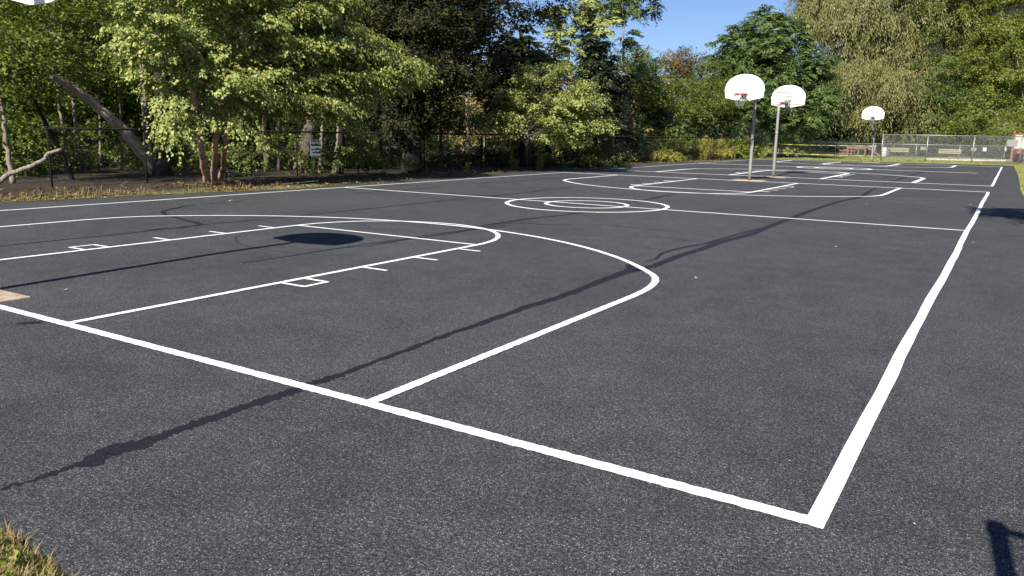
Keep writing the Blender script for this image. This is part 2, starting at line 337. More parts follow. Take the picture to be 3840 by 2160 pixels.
def slab(name, outline, z0, z1, mat):
    n = len(outline); V = [(x, y, z0) for x, y in outline] + [(x, y, z1) for x, y in outline]
    m = MB(); m.add(V, [tuple(range(n, 2*n))] + [(i, (i+1) % n, n+(i+1) % n, n+i) for i in range(n)])
    o = m.build(name, mat); 
    import bmesh
    b = bmesh.new(); b.from_mesh(o.data); bmesh.ops.recalc_face_normals(b, faces=b.faces); b.to_mesh(o.data); b.free()
    for p in o.data.polygons:
        if len(p.vertices) > 4 and p.normal.z < 0: p.flip()
    return o
tag(slab('asphalt_court', outline[::-1], -0.05, 0.0, M['asphalt']), kind='structure')

# dark broken strip along the left asphalt edge
def ribbon(pts, wid, z, mb, jit=0.0, step=0.25, widf=None):
    p = dens(pts, step); n = len(p); L = []; R = []
    for i, (x, y) in enumerate(p):
        a = p[max(i-1, 0)]; c = p[min(i+1, n-1)]; dx, dy = c[0]-a[0], c[1]-a[1]; q = math.hypot(dx, dy) or 1
        nx_, ny_ = -dy/q, dx/q; h = wid/2 * (widf(i/(n-1)) if widf else 1)
        l = h + random.uniform(-jit, jit); r = h + random.uniform(-jit, jit)
        L.append((x+nx_*l, y+ny_*l, z)); R.append((x-nx_*r, y-ny_*r, z))
    mb.add(L+R, [(n+i, n+i+1, i+1, i) for i in range(n-1)]); return mb
sb = MB(); ribbon([(x-0.10, y) for x, y in edge[2:14]], 0.24, 0.004, sb, 0.07, 0.15)
tag(sb.build('asphalt_edge_strip', M['edge_strip']), kind='structure')

# ------------------------------------------------------------------ paint lines
# every layer of paint lies 2 mm above the one it crosses
mk = MB(); LAY = [0.0052]
def seg(pts, wid=0.055, jit=0.0042, step=0.022, z=None):
    if z is None: LAY[0] += 0.00012; z = LAY[0]
    far = max(p[1] for p in pts)
    ribbon(pts, wid, z, mk, jit, step if far < 12 else 0.3)
def wob(pts, amp, k):
    out = []
    for i, (x, y) in enumerate(dens(pts, 0.5)):
        out.append((x + amp*math.sin(i*0.41+k) + amp*.5*math.sin(i*1.3+2*k), y + amp*.6*math.sin(i*0.37+k*2)))
    return out
def court(Y0, L, wl, end_hash=True, half_from=0.0):
    X0 = CX - W2/2; hw = 0.15 if Y0 == 0 else 0.22
    X1 = 0.0 if Y0 == 0 else 0.02
    seg(wob([(X1, Y0-wl/2), (X1, Y0+L+wl/2)], 0.007, Y0+1), wl)
    seg(wob([(X0, Y0), (X0, Y0+L)], 0.012, Y0+2), wl)
    seg(wob([(X0-wl/2, Y0), (X1+wl/2, Y0)], 0.01, Y0+3), wl if Y0 == 0 else 0.17)
    seg(wob([(X0-wl/2, Y0+L), (X1+wl/2, Y0+L)], 0.01, Y0+4), max(wl, hw))
    seg(wob([(X0, Y0+L/2), (X1-half_from, Y0+L/2)], 0.008, Y0+5), 0.095 if Y0 == 0 else 0.23)
    for r in (1.83, 0.93):
        seg([(CX + r*math.cos(a), Y0+L/2 + r*math.sin(a)) for a in np.linspace(0, 2*math.pi, 73)], 0.095 if Y0 == 0 else 0.2)
    for s, Yb in ((1, Y0), (-1, Y0+L)):
        T = lambda x, y: (CX+x, Yb+s*y)
        # key, circle top, free throw line
        arc = [T(KH*math.cos(a), 5.79+1.83*math.sin(a)) for a in np.linspace(0, math.pi, 49)]
        near = Yb == 0; kw = 0.075 if near else (0.105 if Y0 == 0 else 0.16)
        seg([T(KH, 0)] + [T(KH, 5.79)] + arc[1:] + [T(-KH, 0)], kw)
        seg([T(-KH, 5.79), T(KH, 5.79)], kw*(.85 if near else 1.15))
        # three point line
        R3 = 6.02; yc = 1.43; xa = 5.10; a0 = math.acos(xa/R3)
        a1 = math.acos(4.72/R3)
        arc = [(R3*math.cos(a), yc+R3*math.sin(a)) for a in np.linspace(a1, math.pi-a1, 64)]
        fl = [(xa*(1-t)**2 + 2*t*(1-t)*xa + t*t*arc[0][0], 3.75*(1-t)**2 + 2*t*(1-t)*4.75 + t*t*arc[0][1]) for t in np.linspace(0, 1, 10)]
        full = [(xa, 0)] + fl + arc[1:-1] + [(-x_, y_) for x_, y_ in fl[::-1]] + [(-xa, 0)]
        seg([T(*q) for q in full], kw*1.05)
        for sd_ in (1, -1):
            A = KH+0.03
            for y in (3.43, 4.37, 5.31):
                seg([T(sd_*A, y), T(sd_*(A+.36), y)], .055 if near else kw*1.25)
            seg([T(sd_*A, 2.21), T(sd_*(A+.33), 2.21), T(sd_*(A+.33), 2.53), T(sd_*A, 2.53)], 0.05 if near else kw*.9)
court(0.0, L1, 0.083); court(Y2, L2, 0.085, half_from=0.9)
tag(mk.build('court_line_paint', M['paint']), kind='structure')

# faint old circle left inside the key
om = MB(); ribbon([(CX + 1.8*math.cos(a), 5.2 + 1.55*math.sin(a)) for a in np.linspace(math.pi*0.93, math.pi*1.75, 40)], 0.03, 0.0006, om)
tag(om.build('faded_court_marking', M['old']), kind='structure')

# ------------------------------------------------------------------ crack sealant, traced over the court surface
Z1 = lambda a: [(x*.3727, 700+y*.3727) for x, y in a]
Z2 = lambda a: [(960+x*.3727, 700+y*.3727) for x, y in a]
Z3 = lambda a: [(1800+x*.46584, 580+y*.46584) for x, y in a]
Z4 = lambda a: [(2700+x*.4425, 560+y*.4425) for x, y in a]
Z7 = lambda a: [(x*.4969, 1300+y*.4969) for x, y in a]
cr = MB(); CZ = [0.0008]
def crack(uv, wid, taper=True, jit=0.25):
    CZ[0] += 0.00014
    pts = [tuple(G(u, v)[:2]) for u, v in uv]
    ph = random.uniform(0, 6)
    f = taper if callable(taper) else (lambda k: (0.3+0.7*min(1, 6*k, 6*(1-k))) * (1+.10*math.sin(k*13+ph))) if taper else (lambda k: 1+.06*math.sin(k*11))
    L = sum(math.dist(a, b) for a, b in zip(pts[:-1], pts[1:]))
    ribbon(pts, wid, CZ[0], cr, wid*jit*.22, max(0.018, L/420), f)
LEFT = lambda k: .25+.75*min(1, 2.6*k)+.12*math.sin(k*29)*(1-k)
crack(Z7([(0,1085),(100,1045),(260,1010),(420,950),(560,900),(680,870),(780,810),(860,760),(960,740),(1100,720),(1250,660),(1500,575),(1800,470),(2150,355),(2300,300),(2576,210)]), 0.092, LEFT, 0.9)
crack(Z7([(560,905),(700,865),(800,800),(900,775),(1060,745),(1150,730)]), 0.13, True, 0.6)
crack([(1278,1405),(1500,1322),(1700,1247),(1800,1215),(1980,1150)] + Z3([(600,1160),(800,1090),(1000,1005),(1200,940),(1330,915),(1420,890),(1600,815),(1800,755),(1950,700),(2150,650),(2350,570),(2576,485)]) + Z4([(700,545),(860,490),(1020,440),(1130,418),(1200,400),(1260,360),(1330,325)]), 0.14, True, 0.45)
crack(Z3([(1340,862),(1420,838),(1460,795),(1560,765),(1700,735),(1830,715),(1900,690),(2080,640),(2250,590)]), 0.07)
crack(Z3([(1085,955),(1170,940),(1215,920),(1200,890),(1240,875)]), 0.10)
crack(Z3([(1200,925),(1260,935),(1330,905)]), 0.12)
crack(Z3([(1395,652),(1560,675),(1700,698),(1830,705)]), 0.03)
crack(Z3([(920,562),(1120,574),(1300,598),(1500,612),(1650,630)]), 0.03)
crack(Z3([(-200,585),(0,575),(200,545),(370,520),(560,500),(800,470),(960,445)]), 0.10)
crack(Z3([(180,560),(340,548),(520,565),(790,570)]), 0.045)
crack(Z3([(1180,388),(1300,370),(1440,340),(1560,320)]), 0.09)
crack(Z3([(1420,352),(1480,330),(1600,312)]), 0.07)
crack(Z3([(0,332),(200,322),(400,305),(560,275),(780,258)]), 0.07)
crack(Z3([(0,232),(250,215),(520,195),(760,172)]), 0.06)
crack(Z2([(0,750),(300,705),(700,640),(900,610),(1200,565),(1500,525),(1800,480),(2050,445),(2300,405),(2576,365)]), 0.045)
crack(Z2([(900,615),(1150,595),(1400,550),(1620,518),(1900,480),(2150,440),(2576,385)]), 0.05)
crack(Z1([(2420,768),(2576,752)]) + Z2([(20,748)]), 0.035)
crack(Z1([(0,600),(500,548),(900,510),(1200,480),(1600,432),(1950,395),(2250,365),(2576,335)]) + Z2([(150,322),(500,285),(1000,235),(1400,195),(1900,140),(2130,118),(2576,88)]), 0.05, False)
crack(Z1([(1480,440),(1650,420),(1800,418),(1900,405)]), 0.05)
crack(Z1([(1620,262),(1680,285),(1760,310),(1900,345),(2030,378),(1960,392)]), 0.09)
crack(Z1([(1650,275),(1640,245),(1760,220),(1850,200),(1970,183)]), 0.09)
crack(Z1([(2060,175),(2250,158),(2480,142)]), 0.05)
crack(Z2([(940,72),(1250,48),(1600,22),(1900,0)]), 0.06)
crack(Z2([(1840,62),(2000,72),(2200,92),(2400,90),(2576,72)]), 0.06)
crack(Z4([(1380,300),(1440,285),(1500,262),(1600,225),(1720,190),(1860,165)]), 0.10)
crack(Z4([(1370,245),(1440,232),(1500,225)]), 0.12)
crack([(60,1215),(110,1212),(160,1208)], 0.06)
tag(cr.build('crack_sealant', M['seal']), kind='structure')

# pale gravel and edging in the far enclosure
gv = [tuple(G(u, v)[:2]) for u, v in [(3440, 596), (3560, 585), (3762, 584), (3790, 603), (3700, 604), (3560, 600)]]
gm = MB(); gm.add([(x, y, -0.02) for x, y in gv], [tuple(range(len(gv)))])
tag(gm.build('gravel_patch', M['gravel']), kind='structure')
em = MB()
for (u0, v0), (u1, v1) in [((3474, 598), (3560, 601.5)), ((3562, 601.5), (3690, 603.5)), ((3692, 603.5), (3768, 604))]:
    a = G(u0, v0); b = G(u1, v1)
    pts = [(a[0]+(b[0]-a[0])*k, a[1]+(b[1]-a[1])*k, 0.0+0.02*random.random()) for k in np.linspace(0, 1, 9)]
    em.tube(pts, [0.09+0.04*random.random() for _ in pts], 6)
a = G(3606, 582); b = G(3758, 584); em.tube([(a[0], a[1], 0.02), (b[0], b[1], 0.02)], 0.08, 6)
tag(em.build('pale_kerb_edging', M['stone']), kind='structure')

# ------------------------------------------------------------------ basketball hoops
def fan_outline():
    o = [(-0.19, 0.0), (0.19, 0.0), (0.655, 0.095)]
    for a in np.linspace(0, math.pi, 25):
        o.append((0.686*math.cos(a), 0.36+0.53*math.sin(a)**0.92 if 0 < a < math.pi else 0.36))
    o.append((-0.655, 0.095)); return o
def hoop(yb, face, label, goose, rusty, net=True, pad=0.0, dz=0.0):
    """pole foot at yb on the centre line; face = +1 when the rim lies on the +y side"""
    r = empty('basketball_hoop', (CX, yb, 0), label, 'basketball hoop', 'basketball hoops')
    pm = M['pole_rust'] if rusty else M['pole']
    yf = yb + face*1.42; X = CX                                       # board plane
    pts = [(X, yb, -0.02), (X, yb, 0.4), (X, yb, 1.4), (X, yb, 2.55)]
    for a in np.linspace(0.15, math.pi/2, 7):
        pts.append((X, yb+face*0.34*(1-math.cos(a)), 2.62+0.34*math.sin(a)))
    pts.append((X, yf-face*0.16, 2.98))
    MB().tube(pts, 0.057, 16).build('pole', pm, r, True)
    MB().tube([(X, yb, 1.72), (X, yb, 1.80)], 0.064, 16).build('pole_collar', M['pole'], r, True)
    MB().box((X+0.06*(pad > 0), yb+pad, 0.004), (1.12, 0.74, 0.03), 0.02).build('concrete_footing', M['concrete'], r, bevel=0.008)
    bz = 2.82+dz
    MB().prism(fan_outline(), (X, yf, bz), (1, 0, 0), (0, 0, 1), 0.03*face*(-1)).build('backboard', M['board'], r)
    # stiffening ribs on the rear of the board
    back = yf - face*0.006 if face > 0 else yf+0.006
    rb = MB()
    for z, hw in ((bz+0.13, 0.60), (bz+0.30, 0.16), (bz+0.45, 0.16), (bz+0.62, 0.52)):
        rb.box((X+0.0, yf - face*0.012 + (-0.0), z), (hw*2, 0.05, 0.012))
    rb.build('board_rib', M['rib'], r)
    br = MB(); br.box((X, yf-face*0.10, 2.97), (0.20, 0.16, 0.20)); br.box((X, yf-face*0.05, 3.10), (0.26, 0.04, 0.05))
    br.box((X, yf+face*0.07, 2.99), (0.16, 0.12, 0.09)).build('mounting_bracket', M['darkmetal'] if face < 0 else M['greysign'], r)
    cy = yf + face*(0.15+0.2286+0.03); rz = 3.03
    rm = MB(); ring = [(X+0.2286*math.cos(a), cy+0.2286*math.sin(a), rz) for a in np.linspace(0, 2*math.pi, 33)]
    rm.tube(ring, 0.011, 8, False)
    rm.tube([(p[0], p[1], p[2]-0.035) for p in ring], 0.008, 6, False)
    rm.box((X, yf+face*0.10, rz-0.03), (0.14, 0.16, 0.06)); rm.box((X, yf+face*0.035, rz-0.06), (0.16, 0.02, 0.17))
    for sx in (-1, 1): rm.tube([(X+sx*0.06, yf+face*0.03, rz-0.16), (X+sx*0.17, cy-face*0.12, rz-0.02)], 0.009, 6)
    rm.build('rim', M['rim'], r, True)
    if not net: return r
    nm = MB(); n = 12; lv = 5
    def npt(k, l):
        t = l/lv; rr = 0.225*(1-t)**0.8 + 0.105*t; a = 2*math.pi*(k+0.5*(l % 2))/n
        return (X+rr*math.cos(a), cy+rr*math.sin(a), rz-0.02-0.40*t-0.02*math.sin(k*2.1+l))
    for l in range(lv):
        for k in range(n):
            for s in ((0, 1) if l % 2 else (0, -1)):
                if random.random() < 0.06: continue
                nm.tube([npt(k, l), npt(k+s, l+1)], 0.0055, 4, False)
    nm.build('net', M['net'], r)
    return r
hoop(-0.42, 1, 'hoop at the top left corner, only its white backboard edge and footing corner showing', True, False, net=False, pad=0.38, dz=-0.09)
hoop(25.95, -1, 'largest white fan backboard with red rim and net, on a plain grey pole', True, False)
hoop(29.36, 1, 'hoop seen from behind on a pole with rusty gooseneck, right of the largest backboard', True, True)
hoop(55.35, -1, 'smallest distant hoop at the far end of the courts before the silver fence', True, False)

# ------------------------------------------------------------------ chain link fences
def wires(p0, p1, z0, z1, pitch, wd, mb):
    p0 = np.array(p0); p1 = np.array(p1); L = np.linalg.norm(p1-p0); d = (p1-p0)/L; h = z1-z0; nrm = np.array([-d[1], d[0]])
    k = -h
    while k < L:
        for s in (1, -1):
            a, b = (k, z0), (k+h, z1)
            x0 = max(0, a[0]); x1 = min(L, b[0])
            if x1 <= x0: continue
            za = z0+(x0-k); zb = z0+(x1-k)
            if s < 0: za, zb = z1-(za-z0), z1-(zb-z0)
            off = nrm*wd*0.5*s
            A = np.array([*(p0+d*x0+off), za]); B = np.array([*(p0+d*x1+off), zb])
            t = B-A; t /= np.linalg.norm(t); n3 = np.array([nrm[0], nrm[1], 0]); q = np.cross(t, n3); r = wd/2
            c = [q*r, -q*r*.5+n3*r*.87, -q*r*.5-n3*r*.87]
            mb.add([A+c[0], A+c[1], A+c[2], B+c[0], B+c[1], B+c[2]], [(0,1,4,3),(1,2,5,4),(2,0,3,5)])
        k += pitch
    return mb
def fence(name, label, pts, h, post_r, rail_r, mat, wmat, pitch, wd, z0=0.0, spacing=3.0, mid=False):
    r = empty(name, (pts[0][0], pts[0][1], 0), label, 'fence')
    wm = MB(); rm = MB()
    for a, b in zip(pts[:-1], pts[1:]):
        wires(a, b, z0+0.05, h-0.02, pitch, wd, wm)
        rm.tube([(a[0], a[1], h), (b[0], b[1], h)], rail_r, 8)
        n = max(1, round(math.dist(a, b)/spacing))
        for i in range(n + (b is pts[-1])):
            k = i/n; x = a[0]+(b[0]-a[0])*k; y = a[1]+(b[1]-a[1])*k
            pb = MB(); pb.tube([(x, y, -0.05), (x, y, h-rail_r*0.5)], post_r, 8); pb.tube([(x, y, h-0.03), (x, y, h+0.035), (x, y, h+0.06)], [post_r*1.2, post_r*1.1, post_r*.3], 8)
            pb.build('fence_post', mat, r, True)
    rm.build('top_rail', mat, r, True); wm.build('chain_link_mesh', wmat, r)
    return r
fence('black_chain_link_fence', 'long black chain link fence running along the wood on the left side of the courts',
      [(-20.9, 7.75), (-20.6, 13), (-20.2, 18.6), (-19.0, 25), (-17.9, 36), (-17.0, 46.5), (-16.4, 56), (-16.9, 62)], 1.5, 0.025, 0.030, M['black'], M['black'], 0.07, 0.0035)
fence('tall_silver_fence', 'tall silver chain link fence right of the smallest distant hoop',
      [(-8.1, 63.6), (0.95, 66.4), (7.2, 68.3)], 1.95, 0.04, 0.03, M['galv'], M['wire'], 0.085, 0.0045, spacing=3.1)
fence('low_silver_fence', 'low silver chain link fence behind the yellow tape, closing the dog enclosure',
      [(-17.3, 70.2), (-13.0, 72.0), (-0.1, 73.2)], 1.2, 0.035, 0.028, M['galv'], M['wire'], 0.085, 0.0045, spacing=3.15)
bfa = G(3560, 580); bfb = G(3768, 583)
fence('rear_silver_fence', 'farthest low silver fence at the back of the dog enclosure behind the tan ground',
      [(bfa[0]-6, bfa[1]+1), (bfb[0], bfb[1])], 1.05, 0.03, 0.024, M['galv'], M['wire'], 0.09, 0.005, spacing=2.6)
# fence just outside the frame on the right whose post and wire shadow falls into the corner
fence('near_chain_link_fence', 'chain link fence with round topped end post throwing the shadow at the lower right corner',
      [(0.86, -1.86), (6.4, -2.2)], 1.80, 0.036, 0.02, M['galv'], M['wire'], 0.075, 0.004, spacing=2.8)

def text(s, size, loc, rx, rz, mat, parent, extr=0.001, align='CENTER', name='lettering', bold=0.0):
    c = bpy.data.curves.new(name, 'FONT'); c.body = s; c.size = size; c.align_x = align; c.align_y = 'CENTER'; c.extrude = extr; c.offset = bold
    o = bpy.data.objects.new(name, c); COL.objects.link(o); o.rotation_euler = (rx, 0, rz); o.location = loc
    dg = bpy.context.evaluated_depsgraph_get(); me = bpy.data.meshes.new_from_object(o.evaluated_get(dg))
    mw = Matrix.LocRotScale(Vector(loc), o.rotation_euler, None); me.transform(mw); me.transform(Matrix.Translation(-Vector(parent.location)))
    bpy.data.objects.remove(o); me.materials.clear(); me.materials.append(mat)
    q = bpy.data.objects.new(name, me); COL.objects.link(q); q.parent = parent; return q
# NOTICE sign hanging on the black fence
sc = P(1182, 556, 28.9); a0 = G(0, 700)
sx, sy = -20.28, 17.3
# find the spot on the fence along the view ray
dd = ray(1182, 556); tt = (-20.22-CAM[0])/dd[0]; spt = CAM + dd*tt
sr = empty('notice_sign', tuple(spt), 'blue white notice sign with black header hanging on the black fence', 'sign')
fa = math.atan2(18.6-13, -20.2+20.6); rz = fa   # plane contains the fence direction
ex = Vector((math.cos(fa), math.sin(fa), 0)); nrm = Vector((math.sin(fa), -math.cos(fa), 0))  # faces the court
wS, hS = 0.46, 0.58
def rr(w_, h_, r_, n=5):
    o = []
    for cx_, cy_, a_ in ((w_/2-r_, h_/2-r_, 0), (-w_/2+r_, h_/2-r_, 90), (-w_/2+r_, -h_/2+r_, 180), (w_/2-r_, -h_/2+r_, 270)):
        for k in range(n): g = math.radians(a_+90*k/(n-1)); o.append((cx_+r_*math.cos(g), cy_+r_*math.sin(g)))
    return o
p0 = Vector(tuple(spt)) + nrm*0.03
MB().prism(rr(wS, hS, 0.03), p0, ex, (0, 0, 1), 0.004).build('sign_panel', M['sign'], sr)
MB().prism([(x, y+0.18) for x, y in rr(wS-0.035, 0.185, 0.02)], p0+nrm*0.0062, ex, (0, 0, 1), 0.001).build('sign_header', M['signblack'], sr)
MB().box(tuple(p0+nrm*0.0065+Vector((0, 0, -0.262))), (wS-0.05, 0.001, 0.012), fa).build('sign_border', M['signblack'], sr)
text('NOTICE', 0.125, tuple(p0+nrm*0.009+Vector((0, 0, 0.18))), math.pi/2, fa, M['sign'], sr, bold=0.002)
text('NO CLIMBING', 0.068, tuple(p0+nrm*0.008+Vector((0, 0, -0.03))), math.pi/2, fa, M['signblue'], sr, bold=0.003)
text('ON FENCE', 0.068, tuple(p0+nrm*0.008+Vector((0, 0, -0.135))), math.pi/2, fa, M['signblue'], sr, bold=0.003)

# ------------------------------------------------------------------ far end furniture
def panel(name, u0, v0, u1, v1, y, mat, label, cat='sign', group=None, t=0.01):
    def at(u, v): d = ray(u, v); return CAM + d*((y-CAM[1])/d[1])
    a = at(u0, v0); b = at(u1, v1); r = empty(name, ((a[0]+b[0])/2, y, (a[2]+b[2])/2), label, cat, group)
    w_, h_ = abs(b[0]-a[0]), abs(a[2]-b[2]); c = r.location
    MB().box((c[0], y, c[2]), (w_, t, h_)).build('sign_panel', mat, r, bevel=0.003)
    fr = MB()
    for s in (-1, 1):
        fr.box((c[0]+s*(w_/2-0.02), y-t/2-0.001, c[2]), (0.012, 0.004, h_-0.03)); fr.box((c[0], y-t/2-0.0012, c[2]+s*(h_/2-0.02)), (w_-0.03, 0.004, 0.012))
    fr.build('sign_border', M['greysign'], r)
    return r
panel('fence_sign', 3452, 550, 3471, 563, 64.75, M['greysign'], 'small pale grey sign on the tall silver fence between the two benches')
panel('fence_sign', 3642, 553.5, 3661, 566, 65.55, M['greysign'], 'small light grey sign on the tall fence right of the second bench')
pn = panel('fence_sign', 3686, 552.5, 3699, 568, 72.9, M['paper'], 'narrow white paper notice on the low fence right of the small grey signs')
panel('fence_sign', 3777, 524, 3815, 550, 66.2, M['greysign'], 'largest grey sign panel on the tall fence in front of the notice board')
panel('fence_sign', 3768.5, 552, 3773, 567, 73.0, M['paper'], 'narrow cream sign on the low fence end post')

# tape
def tape(label, pts, wd):
    mb = MB(); L = []; n = len(pts)
    for i, p in enumerate(pts):
        tw = 0.5*math.sin(i*0.9)+0.3*math.sin(i*2.3)
        dz = wd/2*math.cos(tw); dy = wd/2*math.sin(tw)
        L.append([(p[0], p[1]-dy, p[2]-dz), (p[0], p[1]-dy+0.003, p[2]-dz), (p[0], p[1]+dy+0.003, p[2]+dz), (p[0], p[1]+dy, p[2]+dz)])
    vs = [q for a in L for q in a]; fs = []
    for i in range(n-1):
        for k in range(4): fs.append((i*4+k, i*4+(k+1) % 4, i*4+4+(k+1) % 4, i*4+4+k))
    mb.add(vs, fs); return tag(mb.build('caution_tape', M['tape']), label, 'caution tape', 'yellow tapes strung before the low fence')
def line3(uv0, d0, uv1, d1, n=60, sag=0.06):
    a = P(*uv0, d0); b = P(*uv1, d1)
    return [tuple(a+(b-a)*k - np.array([0, 0, sag*4*k*(1-k)])) for k in np.linspace(0, 1, n)]
tape('upper of two yellow caution tapes stretched before the low silver fence', line3((2842, 537), 67.3, (3288, 546.5), 67.0), 0.04)
tape('lower of two yellow caution tapes, sagging close to the grass', line3((2840, 568.5), 67.3, (3286, 585), 67.0, sag=0.05), 0.04)
a = P(2842, 537, 67.4); sk = empty('tape_stake', (a[0], a[1], 0), 'thin dark stake holding the left ends of the yellow tapes', 'stake')
MB().tube([(a[0], a[1], -0.05), (a[0], a[1], 1.2)], 0.022, 8).build('stake_rod', M['darkmetal'], sk, True)
MB().tube([(a[0], a[1], 1.14), (a[0], a[1], 1.24)], [0.035, 0.02], 8).build('stake_cap', M['stone'], sk, True)

# benches seen from behind
def bench(u, v, y, label):
    d = ray(u, v); c = CAM + d*((y-CAM[1])/d[1]); X = c[0]; Y = y
    r = empty('park_bench', (X, Y, 0), label, 'bench', 'slatted park benches')
    for k, z in enumerate((0.50, 0.64, 0.78)):
        MB().box((X, Y-0.02*k, z), (1.8, 0.035, 0.10)).build('back_slat', M['tanwood'], r, bevel=0.006)
    for k in range(3): MB().box((X, Y+0.10+0.14*k, 0.42), (1.8, 0.115, 0.035)).build('seat_slat', M['tanwood'], r, bevel=0.006)
    for s in (-1, 1):
        m = MB(); x = X+s*0.68
        m.box((x, Y+0.05-0.01, 0.21), (0.06, 0.06, 0.42)); m.box((x, Y+0.42, 0.20), (0.06, 0.06, 0.40)); m.box((x, Y+0.23, 0.382), (0.055, 0.42, 0.04))
        m.box((x, Y+0.028, 0.64), (0.055, 0.04, 0.42)); m.build('leg_frame', M['darkmetal'], r, bevel=0.004)
bench(3368, 575, 79.0, 'tan slatted bench seen from behind, left one, beside the white barrel')
bench(3561, 578, 76.5, 'tan slatted bench seen from behind, right one, on the tan ground')

# wooden step and ramp platform
d = ray(3214, 583); c = CAM + d*((79-CAM[1])/d[1]); X, Y = c[0], 79.0
r = empty('wooden_platform', (X, Y, 0), 'reddish wooden platform with steps at left and ramp at right inside the fenced enclosure', 'platform')
m = MB()
for k in range(7): m.box((X-0.05+0.0, Y-0.45+k*0.15, 0.86), (1.75, 0.135, 0.04))
m.build('deck', M['redwood'], r, bevel=0.004)
for s in (-1, 1): MB().box((X-0.05, Y+s*0.54, 0.74), (1.75, 0.04, 0.19)).build('deck_skirt', M['redwood'], r)
for sx_, sy_ in ((-0.85, -0.5), (0.15, -0.5), (0.75, -0.5), (-0.85, 0.5), (0.75, 0.5)):
    MB().box((X+sx_, Y+sy_, 0.32), (0.12, 0.09, 0.64)).build('leg', M['redwood'], r, bevel=0.004)
for k, (x0, z) in enumerate(((-1.02, 0.52), (-1.22, 0.24))):
    m = MB(); m.box((X+x0, Y, z), (0.34, 1.1, 0.05)); m.box((X-0.52+x0*0.35, Y-0.56, z-0.06), (1.3, 0.04, 0.09)); m.build('step', M['redwood'], r, bevel=0.004)
for x0 in (-1.15, -0.75, -0.45, -0.15): MB().box((X+x0, Y-0.59, 0.30), (0.06, 0.03, 0.60)).build('step_post', M['redwood'], r)
m = MB(); Mx = Matrix.Rotation(math.radians(33), 3, 'Y'); m.box((X+1.47, Y, 0.46), (1.55, 1.05, 0.05), M=Mx); m.box((X+1.47, Y-0.54, 0.42), (1.5, 0.04, 0.10), M=Mx)
m.build('ramp', M['redwood'], r)

def barrel(u, v, y, rad, h, mat, name, label, cat, lid=None):
    d = ray(u, v); c = CAM + d*((y-CAM[1])/d[1]); X = c[0]
    r = empty(name, (X, y, 0), label, cat)
    m = MB(); m.tube([(X, y, 0), (X, y, 0.06), (X, y, h*.33), (X, y, h*.35), (X, y, h*.37), (X, y, h*.66), (X, y, h*.68), (X, y, h*.7), (X, y, h)],
                     [rad*.94, rad*.97, rad, rad*1.05, rad, rad, rad*1.05, rad, rad*.95], 18); m.build('body', mat, r, True)
    m = MB(); m.tube([(X, y, h), (X, y, h+0.03), (X, y, h+0.07)], [rad*1.04, rad*1.04, rad*.5], 18); m.build('lid', lid or mat, r, True)
barrel(3314, 580, 78.5, 0.24, 0.80, M['white'], 'white_barrel', 'white plastic barrel standing left of the left bench', 'barrel')
barrel(3328, 580, 78.8, 0.22, 0.62, M['darkbin'], 'litter_bin', 'dark litter bin tucked between white barrel and bench', 'litter bin')
barrel(3813, 605, 71.8, 0.30, 1.0, M['red'], 'red_barrel', 'red barrel behind the wooden notice board at right edge', 'barrel')
barrel(3837, 605, 72.2, 0.30, 0.85, M['red'], 'red_barrel', 'dark red barrel behind the gate frame at the right edge of the photo', 'barrel')
# white table behind the distant hoop's pole
d = ray(3264, 570); c = CAM + d*((80.5-CAM[1])/d[1]); X, Y = c[0], 80.5
r = empty('white_table', (X, Y, 0), 'white picnic table half hidden behind the distant hoop pole', 'table')
MB().box((X, Y, 0.86), (0.95, 0.7, 0.05)).build('tabletop', M['white'], r, bevel=0.01)
for s in (-1, 1):
    MB().box((X, Y+s*0.62, 0.55), (0.95, 0.24, 0.04)).build('seat', M['white'], r, bevel=0.01)
    m = MB(); m.box((X+s*0.36, Y, 0.42), (0.06, 0.10, 0.84)); m.box((X+s*0.36, Y, 0.50), (0.05, 1.3, 0.05)); m.build('leg', M['white'], r)

# notice board of cedar posts
d = ray(3789, 606); c = CAM + d*((69.5-CAM[1])/d[1]); X, Y = c[0], 69.5
r = empty('notice_board', (X, Y, 0), 'cedar framed notice board with white poster and green header at the right edge', 'notice board')
for x in (0.02, 0.95): MB().box((X+x, Y, 1.21), (0.15, 0.12, 2.46)).build('post', M['cedar'], r, bevel=0.006)
MB().box((X+0.485, Y, 2.15), (0.775, 0.06, 0.13)).build('crossbar', M['cedar'], r, bevel=0.005)
MB().box((X+0.485, Y, 1.02), (0.775, 0.06, 0.08)).build('crossbar', M['cedar'], r, bevel=0.005)
po = MB(); po.box((X+0.485, Y-0.01, 1.57), (0.74, 0.03, 1.01)); po = po.build('poster', M['paper'], r)
hb = MB(); hb.box((X+0.485, Y-0.030, 1.97), (0.70, 0.008, 0.19)); hb = hb.build('poster_header', M['green'], r)
ci = MB(); ci.tube([(X+0.62, Y-0.034, 1.975), (X+0.62, Y-0.040, 1.975)], 0.085, 18); ci = ci.build('poster_emblem', M['signblack'], r)
tl = MB()
for k in range(9): tl.box((X+0.485-0.03*(k % 3), Y-0.028, 1.80-k*0.075), (0.56-0.06*(k % 3), 0.004, 0.006))
tl.build('poster_text_line', M['greysign'], r)

